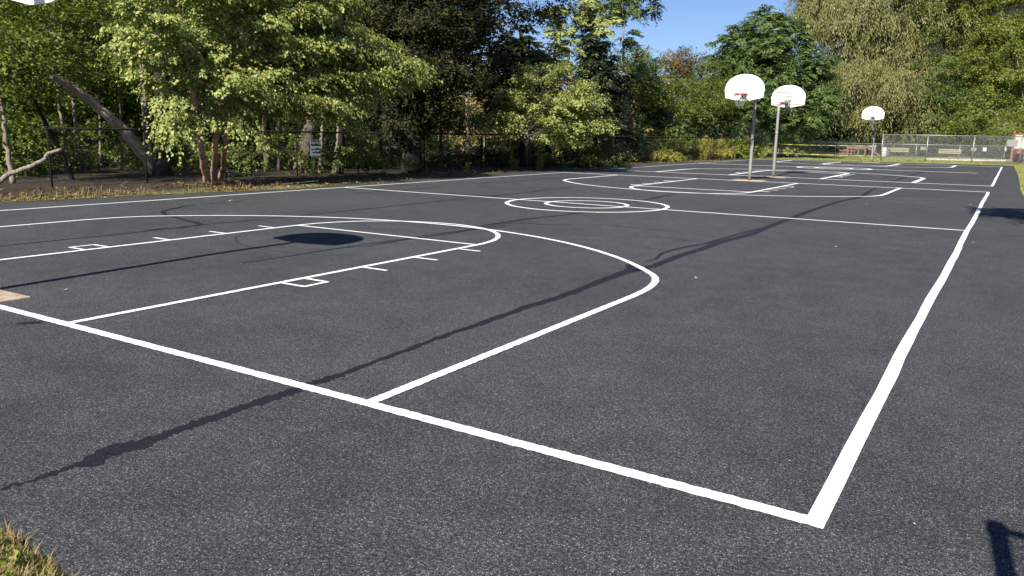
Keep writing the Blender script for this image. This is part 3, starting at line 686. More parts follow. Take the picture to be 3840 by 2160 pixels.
# gate frame at the right edge
gx = CAM + ray(3826, 600)*((72.6-CAM[1])/ray(3826, 600)[1]); X, Y = gx[0], 72.6
r = empty('gate', (X, Y, 0), 'white pipe gate with rounded frame at the right edge beside the notice board', 'gate')
m = MB(); m.tube([(X, Y, -0.02), (X, Y, 1.35)], 0.04, 8); m.tube([(X, Y, 1.35), (X, Y, 1.42)], [0.05, 0.02], 8); m.build('gate_post', M['galv'], r, True)
m = MB(); m.tube([(X+0.12, Y, 0.12), (X+0.12, Y, 1.05), (X+0.17, Y, 1.12), (X+1.1, Y, 1.12), (X+1.15, Y, 1.05), (X+1.15, Y, 0.12), (X+1.1, Y, 0.06), (X+0.17, Y, 0.06), (X+0.12, Y, 0.12)], 0.024, 8); m.build('gate_frame', M['galv'], r, True)
wires((X+0.13, Y), (X+1.14, Y), 0.08, 1.1, 0.085, 0.005, MB()).build('chain_link_mesh', M['wire'], r)

# ------------------------------------------------------------------ foliage machinery
def unit(a): return a/np.maximum(np.linalg.norm(a, axis=-1, keepdims=True), 1e-9)
_ks = RNG.normal(size=(14, 3)); _ph = RNG.uniform(0, 6.28, 14)
def lump(p, f):
    s = 0
    for k, ph in zip(_ks, _ph): s = s + np.sin(p@(k*f)+ph)
    return s/4.0
# leaf axis weights: (side, along, down), leaf length, width, leaves per spray, spray length, droop, outward bias, flatness
KIND = dict(
    birch=dict(l=.10, w=.066, k=23, L=.62, droop=.42, ax=(.6, .45, -.5), up=.1, jit=.28, spread=.035),
    broad=dict(l=.105, w=.072, k=24, L=.55, droop=.25, ax=(.8, .4, -.3), up=.2, jit=.32, spread=.06),
    spray=dict(l=.10, w=.062, k=24, L=.85, droop=.38, ax=(.8, .5, -.35), up=.3, jit=.3, spread=.05),
    sumac=dict(l=.25, w=.075, k=20, L=.85, droop=.62, ax=(.95, .35, -.25), up=.35, jit=.18, spread=.01),
    willow=dict(l=.34, w=.085, k=26, L=1.9, droop=1.5, ax=(.3, .2, -1.0), up=.3, jit=.35, spread=.13),
    far=dict(l=.18, w=.125, k=25, L=.9, droop=.25, ax=(.8, .4, -.3), up=.2, jit=.35, spread=.14),
    weed=dict(l=.07, w=.03, k=20, L=.3, droop=.05, ax=(.8, .2, .1), up=.9, jit=.4, spread=.03),
)
def sprays(org, dirs, kind, scale=1.0):
    K = KIND[kind]; n = len(org); k = K['k']
    if n == 0: return np.zeros((0, 3)), np.zeros((0, 4), int)
    d = unit(dirs + RNG.normal(size=(n, 3))*0.22); L = K['L']*scale*RNG.uniform(.6, 1.25, (n, 1, 1))
    t = np.linspace(0.05, 1, k)[None, :, None] + RNG.normal(size=(n, k, 1))*.02
    pos = org[:, None, :] + d[:, None, :]*L*t
    pos[..., 2] -= (K['droop']*L*t**2*0.9)[..., 0]
    tang = unit(d[:, None, :] - np.array([0, 0, 1.])*K['droop']*2*t*0.9)
    side = unit(np.cross(tang, np.array([0, 0, 1.])) + 1e-6)
    sg = np.where(np.arange(k) % 2 == 0, 1., -1.)[None, :, None]
    pos = pos + RNG.normal(size=pos.shape)*K['spread']*scale
    a, b_, c = K['ax']
    ax = unit(side*sg*a + tang*b_ + np.array([0, 0, 1.])*c + RNG.normal(size=pos.shape)*K['jit'])
    nrm = unit(np.cross(side, tang)*-1 + np.array([0, 0, .5]) + RNG.normal(size=pos.shape)*K['jit'])
    wv = unit(np.cross(ax, nrm)); nrm = np.cross(wv, ax)
    l = K['l']*scale**.3*RNG.uniform(.7, 1.25, (n, k, 1)); w_ = K['w']/K['l']*l
    v0 = pos; v2 = pos + ax*l; v1 = pos + ax*l*.45 + wv*w_*.5 + nrm*l*.08; v3 = pos + ax*l*.45 - wv*w_*.5 + nrm*l*.08
    V = np.stack([v0, v1, v2, v3], 2).reshape(-1, 3)
    Fc = np.arange(len(V)).reshape(-1, 4)
    return V, Fc
def lobe_pts(c, rad, n, right, thr, freq, shell=2.6, zmin=0.1):
    """points and outward directions in an ellipsoid c, rad=(along right, depth, up)"""
    q = unit(RNG.normal(size=(int(n*2.2)+8, 3))); rr_ = RNG.uniform(0, 1, (len(q), 1))**(1/shell)
    fw = np.array([-right[1], right[0], 0.]); B = np.stack([right*rad[0], fw*rad[1], np.array([0, 0, 1.])*rad[2]])
    wob_ = 1 + .28*lump(q*1.0+c*.37, 1.7)[:, None]*.6
    p = c + (q*rr_*wob_)@B; keep = (lump(p, freq) > thr) & (p[:, 2] > zmin)
    out = unit((q/np.array(rad))@np.stack([right, fw, np.array([0, 0, 1.])]))
    if keep.sum() < n*.15: keep = p[:, 2] > zmin
    if keep.sum() < 1: p[:, 2] = np.abs(p[:, 2])+zmin; keep[:] = True
    p, out = p[keep][:n], out[keep][:n]; return p, out
def tuft(p, o, kind, scale):
    """gather the points into cushions that radiate outwards, with gaps between them"""
    if kind in ('sumac', 'weed') or len(p) < 20: return p, o
    q = {'willow': 20, 'far': 19}.get(kind, 20); m = max(1, len(p)//q)
    sp = {'willow': (.5, .5, .3), 'far': (.7, .7, .22), 'broad': (.42, .42, .11), 'spray': (.4, .4, .1), 'birch': (.4, .4, .12)}[kind]
    sp = np.array(sp)*scale; c = np.repeat(p[:m], q, 0); oc = np.repeat(o[:m], q, 0)
    dd = RNG.normal(size=c.shape); pp = c + dd*sp
    oo = unit(oc*.7 + dd*np.array([.5, .5, .2]))
    return pp, oo
def branch_crown(kind, tips, stem_at, per_m, name, parent, mat, bark_mb, scale=1.0, r0=.03, inner=.25, width=.30):
    """boughs that sweep from the stems to each tip, clothed with sprays"""
    VV = []; FF = []; b = 0
    for tip in tips:
        s = stem_at(tip); L = np.linalg.norm(tip-s); mid = (s+tip)/2 + np.array([0, 0, .16*L]) + RNG.normal(size=3)*.28
        t = np.linspace(0, 1, 12)[:, None]; path = s*(1-t)**2 + 2*t*(1-t)*mid + t*t*tip
        bark_mb.tube(list(path), [r0*(1-.85*k/11) for k in range(12)], 5, False)
        n = max(6, int(L*per_m)); k = inner + (1-inner)*RNG.uniform(0, 1, n)**.75; idx = k*11; i0 = np.minimum(idx.astype(int), 10); fr = (idx-i0)[:, None]
        pos = path[i0]*(1-fr) + path[i0+1]*fr; tg = unit(path[i0+1]-path[i0])
        sd_ = unit(np.cross(tg, np.array([0, 0, 1.]))); sg = RNG.choice([-1., 1.], n)[:, None]
        w_ = (width*(1.15-k))[:, None]
        pos = pos + sd_*sg*RNG.uniform(0, 1, (n, 1))*w_ + RNG.normal(size=(n, 3))*np.array([.05, .05, .04])
        dr = unit(tg*.8 + sd_*sg*RNG.uniform(.1, .9, (n, 1)) + np.array([0, 0, -.05]))
        V, Fc = sprays(pos, dr, kind, scale); VV.append(V); FF.append(Fc+b); b += len(V)
    return np_mesh(name, np.concatenate(VV), np.concatenate(FF), mat, parent)
def crown_mesh(lobes, kind, mat, name, parent, thr=-.35, freq=1.1, zmin=.1, scale=1.0):
    """lobes: (u, v, dist, ru_px, rv_px, depth_m, n)"""
    VV = []; FF = []; b = 0; cs = []
    for (u, v, d, ru, rv, rd, n) in lobes:
        c = P(u, v, d); px = PX(d); right = unit(np.array([*np.cross(_F, [0, 0, 1.])[:2], 0.])); 
        rw = unit(ray(u, v)*np.array([1, 1, 0])); right = np.array([rw[1], -rw[0], 0.])
        p, o = lobe_pts(c, (ru*px, rd, rv*px), n, right, thr, freq, zmin=zmin)
        if kind == 'sumac':
            m = max(1, len(p)//7); p = np.repeat(p[:m], 7, 0) + RNG.normal(size=(m*7, 3))*.05; o = np.repeat(o[:m], 7, 0)
            o = unit(o*.5 + unit(RNG.normal(size=o.shape)*np.array([1, 1, .25])))
        p, o = tuft(p, o, kind, scale)
        o = o + np.array([0, 0, KIND[kind]['up']])
        if kind == 'willow': o = o*np.array([.55, .55, .3])
        V, Fc = sprays(p, o, kind, scale); VV.append(V); FF.append(Fc+b); b += len(V); cs.append(c)
    return np_mesh(name, np.concatenate(VV), np.concatenate(FF), mat, parent), cs
def crook(pts, amp, n=8):
    """smooth crooked path through a few points"""
    pts = [np.array(p, float) for p in pts]; out = []
    for a, b in zip(pts[:-1], pts[1:]):
        for k in range(n):
            t = k/n; out.append(a+(b-a)*t + RNG.normal(size=3)*amp*np.array([1, 1, .2])*(1 if 0 < t else 0))
    out.append(pts[-1]); return out
def tree(name, label, stems, lobes, kind, leaf, bark, cat='tree', group=None, limbs=True, thr=-.35, freq=1.1, zmin=.2, scale=1.0, base=None, twigs=0, flare=1.35, boughs=None):
    """stems: list of ([(u,v,d),...] from the foot up, r0, r1)"""
    s0 = stems[0][0][0]
    f0 = G(s0[0], s0[1]) if s0[2] is None else P(*s0)
    r = empty(name, (f0[0], f0[1], 0), label, cat, group)
    tm = MB(); tips = []
    for pts, r0, r1 in stems:
        q = []
        dd_ = None
        for (u, v, d) in pts:
            if d is None: g = G(u, v); d = math.hypot(g[0]-CAM[0], g[1]-CAM[1])
            dd_ = d; q.append(P(u, v, d))
        q[0] = np.array([q[0][0], q[0][1], -0.08])
        path = crook(q, min(.035, r0*.18)); n = len(path)
        tm.tube(path, [(r0+(r1-r0)*(i/(n-1)))*(1+(flare-1)*math.exp(-i*.9)) for i in range(n)], 12 if r0 > .1 else 8)
        tips.append((path, r0, r1))
    if lobes:
        cm, cs = crown_mesh(lobes, kind, leaf, 'crown', r, thr, freq, zmin, scale)
        cs = [c for c, q in zip(cs, lobes) if q[6] > 100]
        if limbs:
            for c in cs:
                path, r0, r1 = tips[int(RNG.integers(len(tips)))]
                i = min(len(path)-1, int(len(path)*RNG.uniform(.55, .95))); s = path[i]; rs = (r0+(r1-r0)*i/len(path))*.5
                e = c + (c-s)*.25; mid = (s+c)/2 + np.array([0, 0, .25*np.linalg.norm(c-s)*.5])
                lp = crook([s, mid, e], rs*.3, 5); tm.tube(lp, [rs*(1-.85*k/(len(lp)-1)) for k in range(len(lp))], 6)
                for _ in range(twigs):
                    j = int(RNG.integers(3, len(lp))); a_ = lp[j]; b_ = a_ + unit(RNG.normal(size=3)*np.array([1, 1, .5]))*RNG.uniform(.5, 1.4)
                    tm.tube(crook([a_, b_], .04, 4), [rs*.35, rs*.28, rs*.2, rs*.14, rs*.06], 5)
    if boughs:
        tl, attach, per_m, opts = boughs
        tp = [P(*q) for q in tl]
        allp = np.array([p for path, a_, b_ in tips for p in path])
        def stem_at(t):
            z = min(attach[1], max(attach[0], t[2] - .35*np.hypot(*(t[:2]-allp[0][:2]))))
            return allp[np.argmin(abs(allp[:, 2]-z-RNG.uniform(-.5, .9)) + RNG.uniform(0, .5, len(allp)))]
        branch_crown(kind, tp, stem_at, per_m, 'crown', r, leaf, tm, **opts)
    tm.build('trunk', bark, r, True)
    return r

# ------------------------------------------------------------------ trees, from the left
SL = 'slender trees standing in the wood behind the black fence'
# hero river birch
def outline_tips(us, top, bot, n, d0, d1, dfun=None, pw=1.0):
    out = []
    for _ in range(n):
        u = RNG.uniform(us[0], us[-1]); a_ = np.interp(u, us, top); b_ = np.interp(u, us, bot)
        out.append((u, a_+(b_-a_)*RNG.uniform(0, 1)**pw, (dfun(u) if dfun else 0)+RNG.uniform(d0, d1)))
    return out
us_ = [430, 520, 640, 760, 900, 1050, 1200, 1300, 1400, 1500, 1600]
birch_tips = outline_tips(us_, [-60, -260, -420, -420, -420, -420, -260, -60, 90, 170, 240], [300, 370, 440, 350, 400, 430, 430, 400, 370, 290, 272], 112, -1.9, 1.6, lambda u: 23.3+max(0, u-900)*.0042, .8)
birch_tips += [(655, 500, 22.2), (640, 470, 22.1), (905, 450, 23), (980, 500, 23.2), (1345, 465, 25.2), (1250, 440, 24.6), (1595, 275, 26.5), (1570, 290, 26.4), (1520, 300, 26.2)]
tree('river_birch', 'river birch with three peeling peach coloured stems and drooping bright leaves before the black fence',
     [([(780, 678, None), (752, 560, 23.6), (735, 400, 23.4), (700, 200, 23), (650, -60, 23)], .105, .05),
      ([(800, 672, None), (806, 560, 24.0), (825, 400, 24), (860, 180, 24), (900, -60, 24)], .10, .05),
      ([(826, 668, None), (845, 560, 24.3), (862, 400, 24.4), (930, 220, 24.6), (1050, 30, 25)], .085, .04)],
     None,
     'birch', M['birchleaf'], M['birchbark'], boughs=(birch_tips, (1.9, 7.5), 15, dict(r0=.015, inner=.22, width=.36)))
# leaning dead trunk, fallen branch
tree('leaning_dead_tree', 'bare brown dead trunk leaning up to the left behind the fence', [([(598, 655, 30), (470, 490, 29.2), (330, 370, 28.6), (200, 290, 28)], .23, .10)], None, None, None, M['deadwood'], 'dead tree')
tree('fallen_branch', 'pale fallen branch arching low at the left edge of the photo', [([(-60, 672, 23.2), (30, 655, 23.2), (110, 625, 23.1), (165, 600, 23.0), (180, 575, 23), (232, 560, 22.9)], .07, .035)], None, None, None, M['palebark'], 'branch', flare=1)
# slender stems
sl = [
 ('two close grey stems crossing in front of the leaning dead trunk', [([(578, 655, 30.5), (556, 520, 30.4), (545, 400, 30), (530, 150, 30)], .07, .05), ([(566, 640, 30.6), (545, 520, 30.5), (538, 420, 30), (525, 200, 30)], .06, .04)], M['palebark'], [(520, 120, 31, 110, 120, 1.6, 160)]),
 ('thick black trunk between the leaning dead trunk and the river birch', [([(612, 660, 29.2), (612, 520, 29.2), (606, 350, 29.2), (600, 40, 29.2)], .30, .22)], M['darkbark'], [(560, -40, 30, 220, 120, 2.2, 260)]),
 ('thin dark stem leaning left at the far left of the wood', [([(275, 690, 27.5), (225, 560, 27.3), (150, 420, 27), (85, 310, 27), (30, 150, 27)], .075, .05)], M['darkbark'], [(60, 120, 27, 150, 130, 1.8, 300)]),
 ('pale stem at the extreme left edge just above the fallen branch', [([(45, 645, 26), (20, 520, 26), (5, 380, 26), (-20, 100, 26)], .075, .045)], M['palebark'], [(-20, 200, 26, 140, 150, 1.6, 300)]),
 ('pinkish grey stem rising between fallen branch and leaning dead trunk', [([(256, 660, 31), (245, 520, 31), (222, 400, 31), (200, 150, 31)], .07, .04)], M['palebark'], [(210, 180, 32, 140, 140, 2, 300)]),
 ('grey stem standing left of the middle of the leaning dead trunk', [([(300, 640, 32.5), (284, 480, 32.5), (270, 300, 32.5), (246, 60, 32.5)], .085, .05)], M['palebark'], [(290, 60, 33, 160, 120, 2, 300)]),
 ('thin straight grey stem right of centre under the leaning dead trunk', [([(458, 650, 33.5), (455, 560, 33.5), (452, 480, 33.5), (446, 200, 33.5)], .06, .04)], M['palebark'], [(420, 160, 34, 140, 140, 2, 300)]),
 ('thin pale stem left of the dead trunk with leaves hiding its top', [([(378, 640, 35), (376, 520, 35), (374, 440, 35), (366, 200, 35)], .055, .035)], M['palebark'], [(350, 240, 36, 140, 120, 2, 280)]),
 ('grey stem seen in the shade between birch and notice sign', [([(1000, 650, 31.5), (992, 480, 31.5), (985, 330, 31.5), (980, 100, 31.5)], .10, .07)], M['bark'], [(1000, 180, 33, 130, 150, 2, 240)]),
 ('straight grey stem left of the thick trunk by the sign', [([(1046, 650, 32.5), (1042, 480, 32.5), (1040, 330, 32.5), (1036, 100, 32.5)], .10, .07)], M['bark'], [(1080, 200, 34, 130, 120, 2, 200)]),
 ('thick pale ridged trunk right behind the notice sign', [([(1128, 655, 31), (1146, 560, 31), (1168, 460, 31), (1182, 380, 31), (1190, 100, 31)], .27, .22)], M['bark'], [(1180, 60, 32, 160, 120, 2, 260)]),
 ('slim pale stem close to the right edge of the notice sign', [([(1198, 645, 30.5), (1203, 560, 30.5), (1208, 470, 30.5), (1212, 200, 30.5)], .075, .05)], M['palebark'], None),
 ('crooked reddish sapling stem right of the notice sign', [([(1255, 652, 30.5), (1262, 570, 30.5), (1270, 520, 30.5), (1266, 440, 30.5), (1270, 200, 30.5)], .09, .05)], M['palebark'], None),
 ('dark forked trunk between the notice sign and the black oak', [([(1276, 655, 30), (1278, 500, 30), (1270, 380, 30), (1262, 100, 30)], .11, .08), ([(1280, 640, 30.1), (1290, 500, 30.1), (1296, 380, 30), (1310, 100, 30)], .06, .04)], M['darkbark'], [(1300, 20, 31, 150, 110, 2, 300)]),
 ('pale thin stem lit by sun right of the black oak', [([(1756, 655, 44), (1754, 500, 44), (1750, 380, 44), (1750, 250, 44)], .09, .06)], M['palebark'], [(1740, 300, 45, 70, 80, 1.6, 90)]),
 ('second pale thin stem among tan leaves, nearer the small drooping tree', [([(1816, 640, 46), (1818, 500, 46), (1820, 400, 46), (1825, 250, 46)], .08, .05)], M['palebark'], [(1820, 270, 47, 60, 90, 1.6, 100)]),
 ('thin dark stem left of the black oak trunk', [([(1430, 655, 34), (1428, 500, 34), (1420, 300, 34), (1410, 60, 34)], .09, .07)], M['darkbark'], [(1400, 60, 35, 130, 110, 2, 300)]),
 ('slight grey stem close beside the black oak trunk on its right', [([(1655, 650, 36), (1652, 500, 36), (1650, 300, 36), (1650, 60, 36)], .07, .06)], M['bark'], None),
]
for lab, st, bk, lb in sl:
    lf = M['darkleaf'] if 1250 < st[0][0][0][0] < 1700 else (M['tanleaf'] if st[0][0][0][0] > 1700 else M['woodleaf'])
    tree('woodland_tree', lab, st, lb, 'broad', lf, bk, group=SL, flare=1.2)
# the black oak
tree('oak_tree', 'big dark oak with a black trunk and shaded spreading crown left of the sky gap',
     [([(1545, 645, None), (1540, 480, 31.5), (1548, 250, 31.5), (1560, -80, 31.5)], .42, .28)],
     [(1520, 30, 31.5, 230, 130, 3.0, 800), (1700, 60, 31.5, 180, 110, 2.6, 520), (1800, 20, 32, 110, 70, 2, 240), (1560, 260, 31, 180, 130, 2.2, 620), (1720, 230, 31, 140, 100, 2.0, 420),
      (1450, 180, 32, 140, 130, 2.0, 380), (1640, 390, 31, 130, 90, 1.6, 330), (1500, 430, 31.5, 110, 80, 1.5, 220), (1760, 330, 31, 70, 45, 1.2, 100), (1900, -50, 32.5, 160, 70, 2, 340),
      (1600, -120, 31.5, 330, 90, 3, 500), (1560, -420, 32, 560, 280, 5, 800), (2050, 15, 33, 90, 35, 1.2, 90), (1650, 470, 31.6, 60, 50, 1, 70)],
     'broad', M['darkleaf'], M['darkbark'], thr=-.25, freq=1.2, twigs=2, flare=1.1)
# small drooping tree
tree('drooping_small_tree', 'small tree with light green drooping sprays over the dry grass right of the black oak',
     [([(1972, 628, None), (1975, 540, 32.2), (1985, 420, 32.2), (2000, 300, 32.4)], .075, .03), ([(1985, 626, None), (1990, 520, 32.4), (2010, 400, 32.5)], .05, .03)],
     None,
     'spray', M['birchleaf'], M['bark'], boughs=(outline_tips([1840, 1900, 1980, 2060, 2150, 2230, 2270], [440, 330, 230, 220, 240, 330, 420], [450, 490, 535, 545, 535, 520, 480], 50, -.3, 2.2, lambda u: 31.8), (1.2, 4.6), 15, dict(r0=.018, inner=.35, width=.24, scale=.9)))
# vine covered dark tree with rounded top behind it
tree('vine_covered_tree', 'dark vine covered tree with pointed top against the sky, behind the small drooping tree',
     [([(1960, 630, 37), (1958, 450, 37), (1955, 250, 37), (1950, 120, 37)], .16, .06)],
     [(1955, 160, 36.5, 70, 65, 1.4, 160), (1940, 240, 36.5, 110, 90, 1.8, 330), (1930, 330, 36.5, 110, 90, 1.8, 260), (2010, 300, 36.5, 90, 80, 1.5, 200), (1900, 240, 37, 60, 60, 1.2, 80), (2060, 240, 38, 55, 60, 1.2, 90), (1900, 420, 37, 70, 60, 1.2, 100)],
     'sumac', M['vine_shade_leaf'], M['darkbark'], thr=-.6, freq=1.0, scale=.8)
tree('locust_tree', 'tall thin tree wrapped in dark vine at the left of the sky gap',
     [([(2240, 605, None), (2232, 450, 45), (2228, 250, 45), (2236, -40, 45)], .15, .08), ([(2276, 600, 46), (2280, 450, 46), (2276, 330, 46)], .09, .05)],
     [(2235, 150, 44.6, 60, 110, 1.1, 260), (2228, 330, 44.6, 62, 120, 1.1, 300), (2300, 260, 45, 75, 110, 1.4, 240), (2280, 400, 45, 80, 90, 1.4, 200), (2180, 440, 45, 60, 80, 1.2, 130), (2320, 520, 46, 70, 50, 1.2, 120)],
     'sumac', M['vine_shade_leaf'], M['bark'], thr=-.7, zmin=1.2, limbs=False, scale=.8)
tree('feathery_tree', 'tree with loose yellowish feathery sprays reaching left into the sky gap',
     [([(2190, 606, 45.5), (2200, 400, 45.5), (2215, 200, 45.5), (2230, -60, 45.5)], .06, .04)],
     [(2120, 60, 44, 80, 40, 1.4, 80), (2200, 30, 44, 90, 60, 1.6, 130), (2080, 130, 44, 45, 30, 1, 30), (2280, 90, 44, 60, 90, 1.6, 130), (2140, 150, 44, 60, 30, 1, 45), (2250, -40, 44, 120, 50, 2, 120)],
     'sumac', M['birchleaf'], M['bark'], thr=-.45, limbs=True, scale=.8)
tree('thin_open_tree', 'tall thin tree with a bare pale stem and few leafy tiers against open sky',
     [([(2345, 600, 48), (2342, 400, 48), (2338, 180, 48), (2336, -80, 48)], .09, .045)],
     [(2340, 10, 48, 75, 30, 1.6, 60), (2410, 22, 48, 70, 24, 1.2, 45), (2370, 145, 48, 50, 20, 1, 28), (2300, 30, 48, 50, 40, 1.4, 40), (2460, 40, 48, 25, 14, .6, 10), (2350, -40, 48, 120, 30, 2, 70)],
     'sumac', M['sumacleaf'], M['palebark'], thr=-.8, scale=.85)
# middle distance
tree('leafy_tree', 'green mixed tree below the thin open tree, right of the vine wrapped one',
     [([(2380, 600, 54), (2380, 400, 54), (2375, 280, 54)], .14, .06)],
     [(2390, 250, 55, 60, 60, 2.0, 160), (2370, 300, 54, 80, 80, 2.4, 300), (2330, 400, 53, 90, 80, 2.2, 260), (2420, 400, 53, 80, 90, 2.2, 240), (2360, 500, 52, 110, 60, 2, 240)],
     'broad', M['woodleaf'], M['bark'], scale=1.3)
tree('autumn_tree', 'reddish topped autumn tree rising to a point under the sky gap',
     [([(2520, 600, 66), (2520, 400, 66), (2518, 250, 66)], .16, .06)],
     [(2520, 210, 66, 45, 50, 1.8, 130), (2500, 280, 66, 90, 60, 2.6, 300), (2570, 290, 66, 60, 60, 2.2, 180)],
     'broad', M['rustleaf'], M['bark'], scale=1.4)
tree('leafy_tree', 'olive green tree directly below the reddish autumn top',
     [([(2540, 596, 62), (2540, 480, 62), (2535, 380, 62)], .15, .06)],
     [(2480, 350, 62, 90, 70, 2.6, 280), (2580, 370, 62, 90, 80, 2.6, 320), (2640, 330, 64, 60, 70, 2.2, 180), (2520, 440, 61, 120, 60, 2.4, 320), (2660, 430, 61, 80, 70, 2.2, 260)],
     'broad', M['woodleaf'], M['bark'], scale=1.4)
tree('sumac_bush', 'low green tree with long compound leaves left of the yellow green bushes',
     [([(2480, 598, 56), (2482, 540, 56), (2480, 480, 56)], .07, .04)],
     [(2470, 430, 55, 60, 60, 1.4, 180), (2440, 480, 55, 70, 40, 1.4, 170), (2530, 490, 55, 80, 45, 1.4, 200)],
     'sumac', M['sumacleaf'], M['bark'], scale=.85, thr=-.8)
# big compound leaved tree
tree('tree_of_heaven', 'large rounded deep green tree with long compound leaves behind the two nearest hoops',
     [([(2706, 594, 64), (2712, 540, 64.3), (2700, 480, 65), (2760, 300, 66), (2850, 150, 68)], .14, .06), ([(2720, 560, 64.3), (2738, 500, 64.6), (2780, 400, 66)], .08, .05), ([(2900, 590, 69), (2900, 400, 69), (2890, 200, 69)], .22, .08)],
     [(2860, 105, 68, 70, 60, 2.2, 330), (2780, 165, 67, 100, 70, 2.6, 520), (2930, 160, 68, 100, 90, 2.8, 600), (2720, 250, 66.5, 75, 80, 2.4, 420), (2850, 250, 67, 140, 90, 3, 850), (3010, 260, 68, 110, 100, 2.6, 700),
      (2720, 360, 66, 90, 80, 2.4, 500), (2840, 360, 66.5, 120, 70, 2.6, 520), (3060, 370, 68, 90, 80, 2.4, 480), (2760, 410, 65.5, 95, 45, 2, 330), (3010, 440, 67.5, 60, 55, 1.8, 180), (2940, 470, 68, 70, 50, 1.8, 170), (2690, 385, 65.5, 55, 45, 1.8, 150), (3100, 400, 68.5, 40, 50, 1.5, 110)],
     'sumac', M['sumacleaf'], M['palebark'], thr=-.6, freq=1.15, scale=1.15)
# willow
tree('weeping_willow', 'huge olive tan weeping willow with hanging strands behind the distant hoop',
     [([(3350, 575, 101), (3340, 400, 101), (3330, 200, 101), (3300, 0, 101)], .55, .25), ([(3215, 574, 99), (3220, 450, 99), (3240, 250, 100)], .26, .15)],
     [(3120, 20, 100, 150, 90, 4, 520), (3300, 30, 100, 170, 110, 5, 700), (3480, 60, 101, 130, 110, 4.5, 520), (3060, 100, 100, 80, 60, 3.5, 240), (3200, 80, 99, 120, 60, 4, 330), (3420, 90, 100, 140, 60, 4, 380), (3500, 190, 100, 60, 60, 3, 150), (3160, 190, 99, 70, 40, 3, 90), (3330, 175, 99, 90, 36, 3, 80), (3440, 210, 98, 70, 50, 3, 130),
      (3240, 290, 97, 110, 70, 3.5, 420), (3350, 300, 96, 140, 95, 4, 700), (3440, 320, 98, 90, 110, 3.5, 420), (3190, 350, 98, 70, 70, 3, 200), (3400, 430, 97, 90, 60, 3, 260), (3290, 410, 97, 70, 60, 3, 170), (3020, 30, 101, 60, 60, 3, 100), (3560, 130, 102, 70, 110, 3.5, 260), (3300, -80, 100, 320, 80, 6, 700)],
     'willow', M['willowleaf'], M['bark'], thr=-.02, freq=.7, scale=1.0)
# right hand trees
tree('leafy_tree', 'mid green tree between the willow and the yellow green trees on the right',
     [([(3540, 580, 100), (3540, 400, 100), (3540, 200, 100)], .3, .12)],
     [(3540, 220, 99, 80, 90, 3.5, 300), (3560, 330, 98, 90, 90, 3.5, 330), (3500, 420, 97, 70, 80, 3, 200), (3560, 460, 97, 60, 50, 2.5, 130)], 'far', M['sumacleaf'], M['bark'])
tree('leafy_tree', 'tall yellow green tree filling the upper right corner of the photo',
     [([(3720, 585, 99), (3730, 400, 99), (3760, 200, 99), (3780, -40, 99)], .32, .14)],
     [(3650, 40, 99, 100, 80, 3.5, 380), (3780, 60, 98, 120, 110, 4, 560), (3650, 180, 99, 90, 80, 3.5, 330), (3780, 230, 97, 120, 100, 4, 520), (3690, 320, 97, 110, 80, 3.5, 380), (3830, 350, 95, 80, 70, 3, 260), (3700, -60, 100, 220, 60, 5, 420), (3930, 150, 98, 100, 200, 4, 420)],
     'far', M['yellowleaf'], M['palebark'], twigs=1)
tree('leafy_tree', 'bushy green tree low at right with dead twiggy branches above the silver fences',
     [([(3765, 588, 93), (3768, 500, 93), (3772, 430, 93)], .2, .09), ([(3768, 500, 93), (3740, 430, 93), (3700, 400, 93)], .08, .03)],
     [(3660, 430, 94, 80, 60, 3, 230), (3760, 440, 94, 70, 60, 2.6, 170), (3640, 510, 93, 90, 35, 2.5, 190), (3750, 530, 91, 110, 35, 2.5, 230)], 'far', M['woodleaf'], M['palebark'], twigs=3)
tree('yellow_shrub', 'bright yellow leaved shrub above the notice board at the right edge',
     [([(3840, 596, 84), (3838, 520, 84), (3836, 470, 84)], .08, .04)],
     [(3835, 440, 84, 45, 45, 1.8, 130), (3810, 475, 84, 40, 28, 1.5, 70), (3880, 470, 84, 50, 60, 1.8, 110)], 'broad', M['yellowleaf'], M['bark'], 'shrub', scale=1.5)
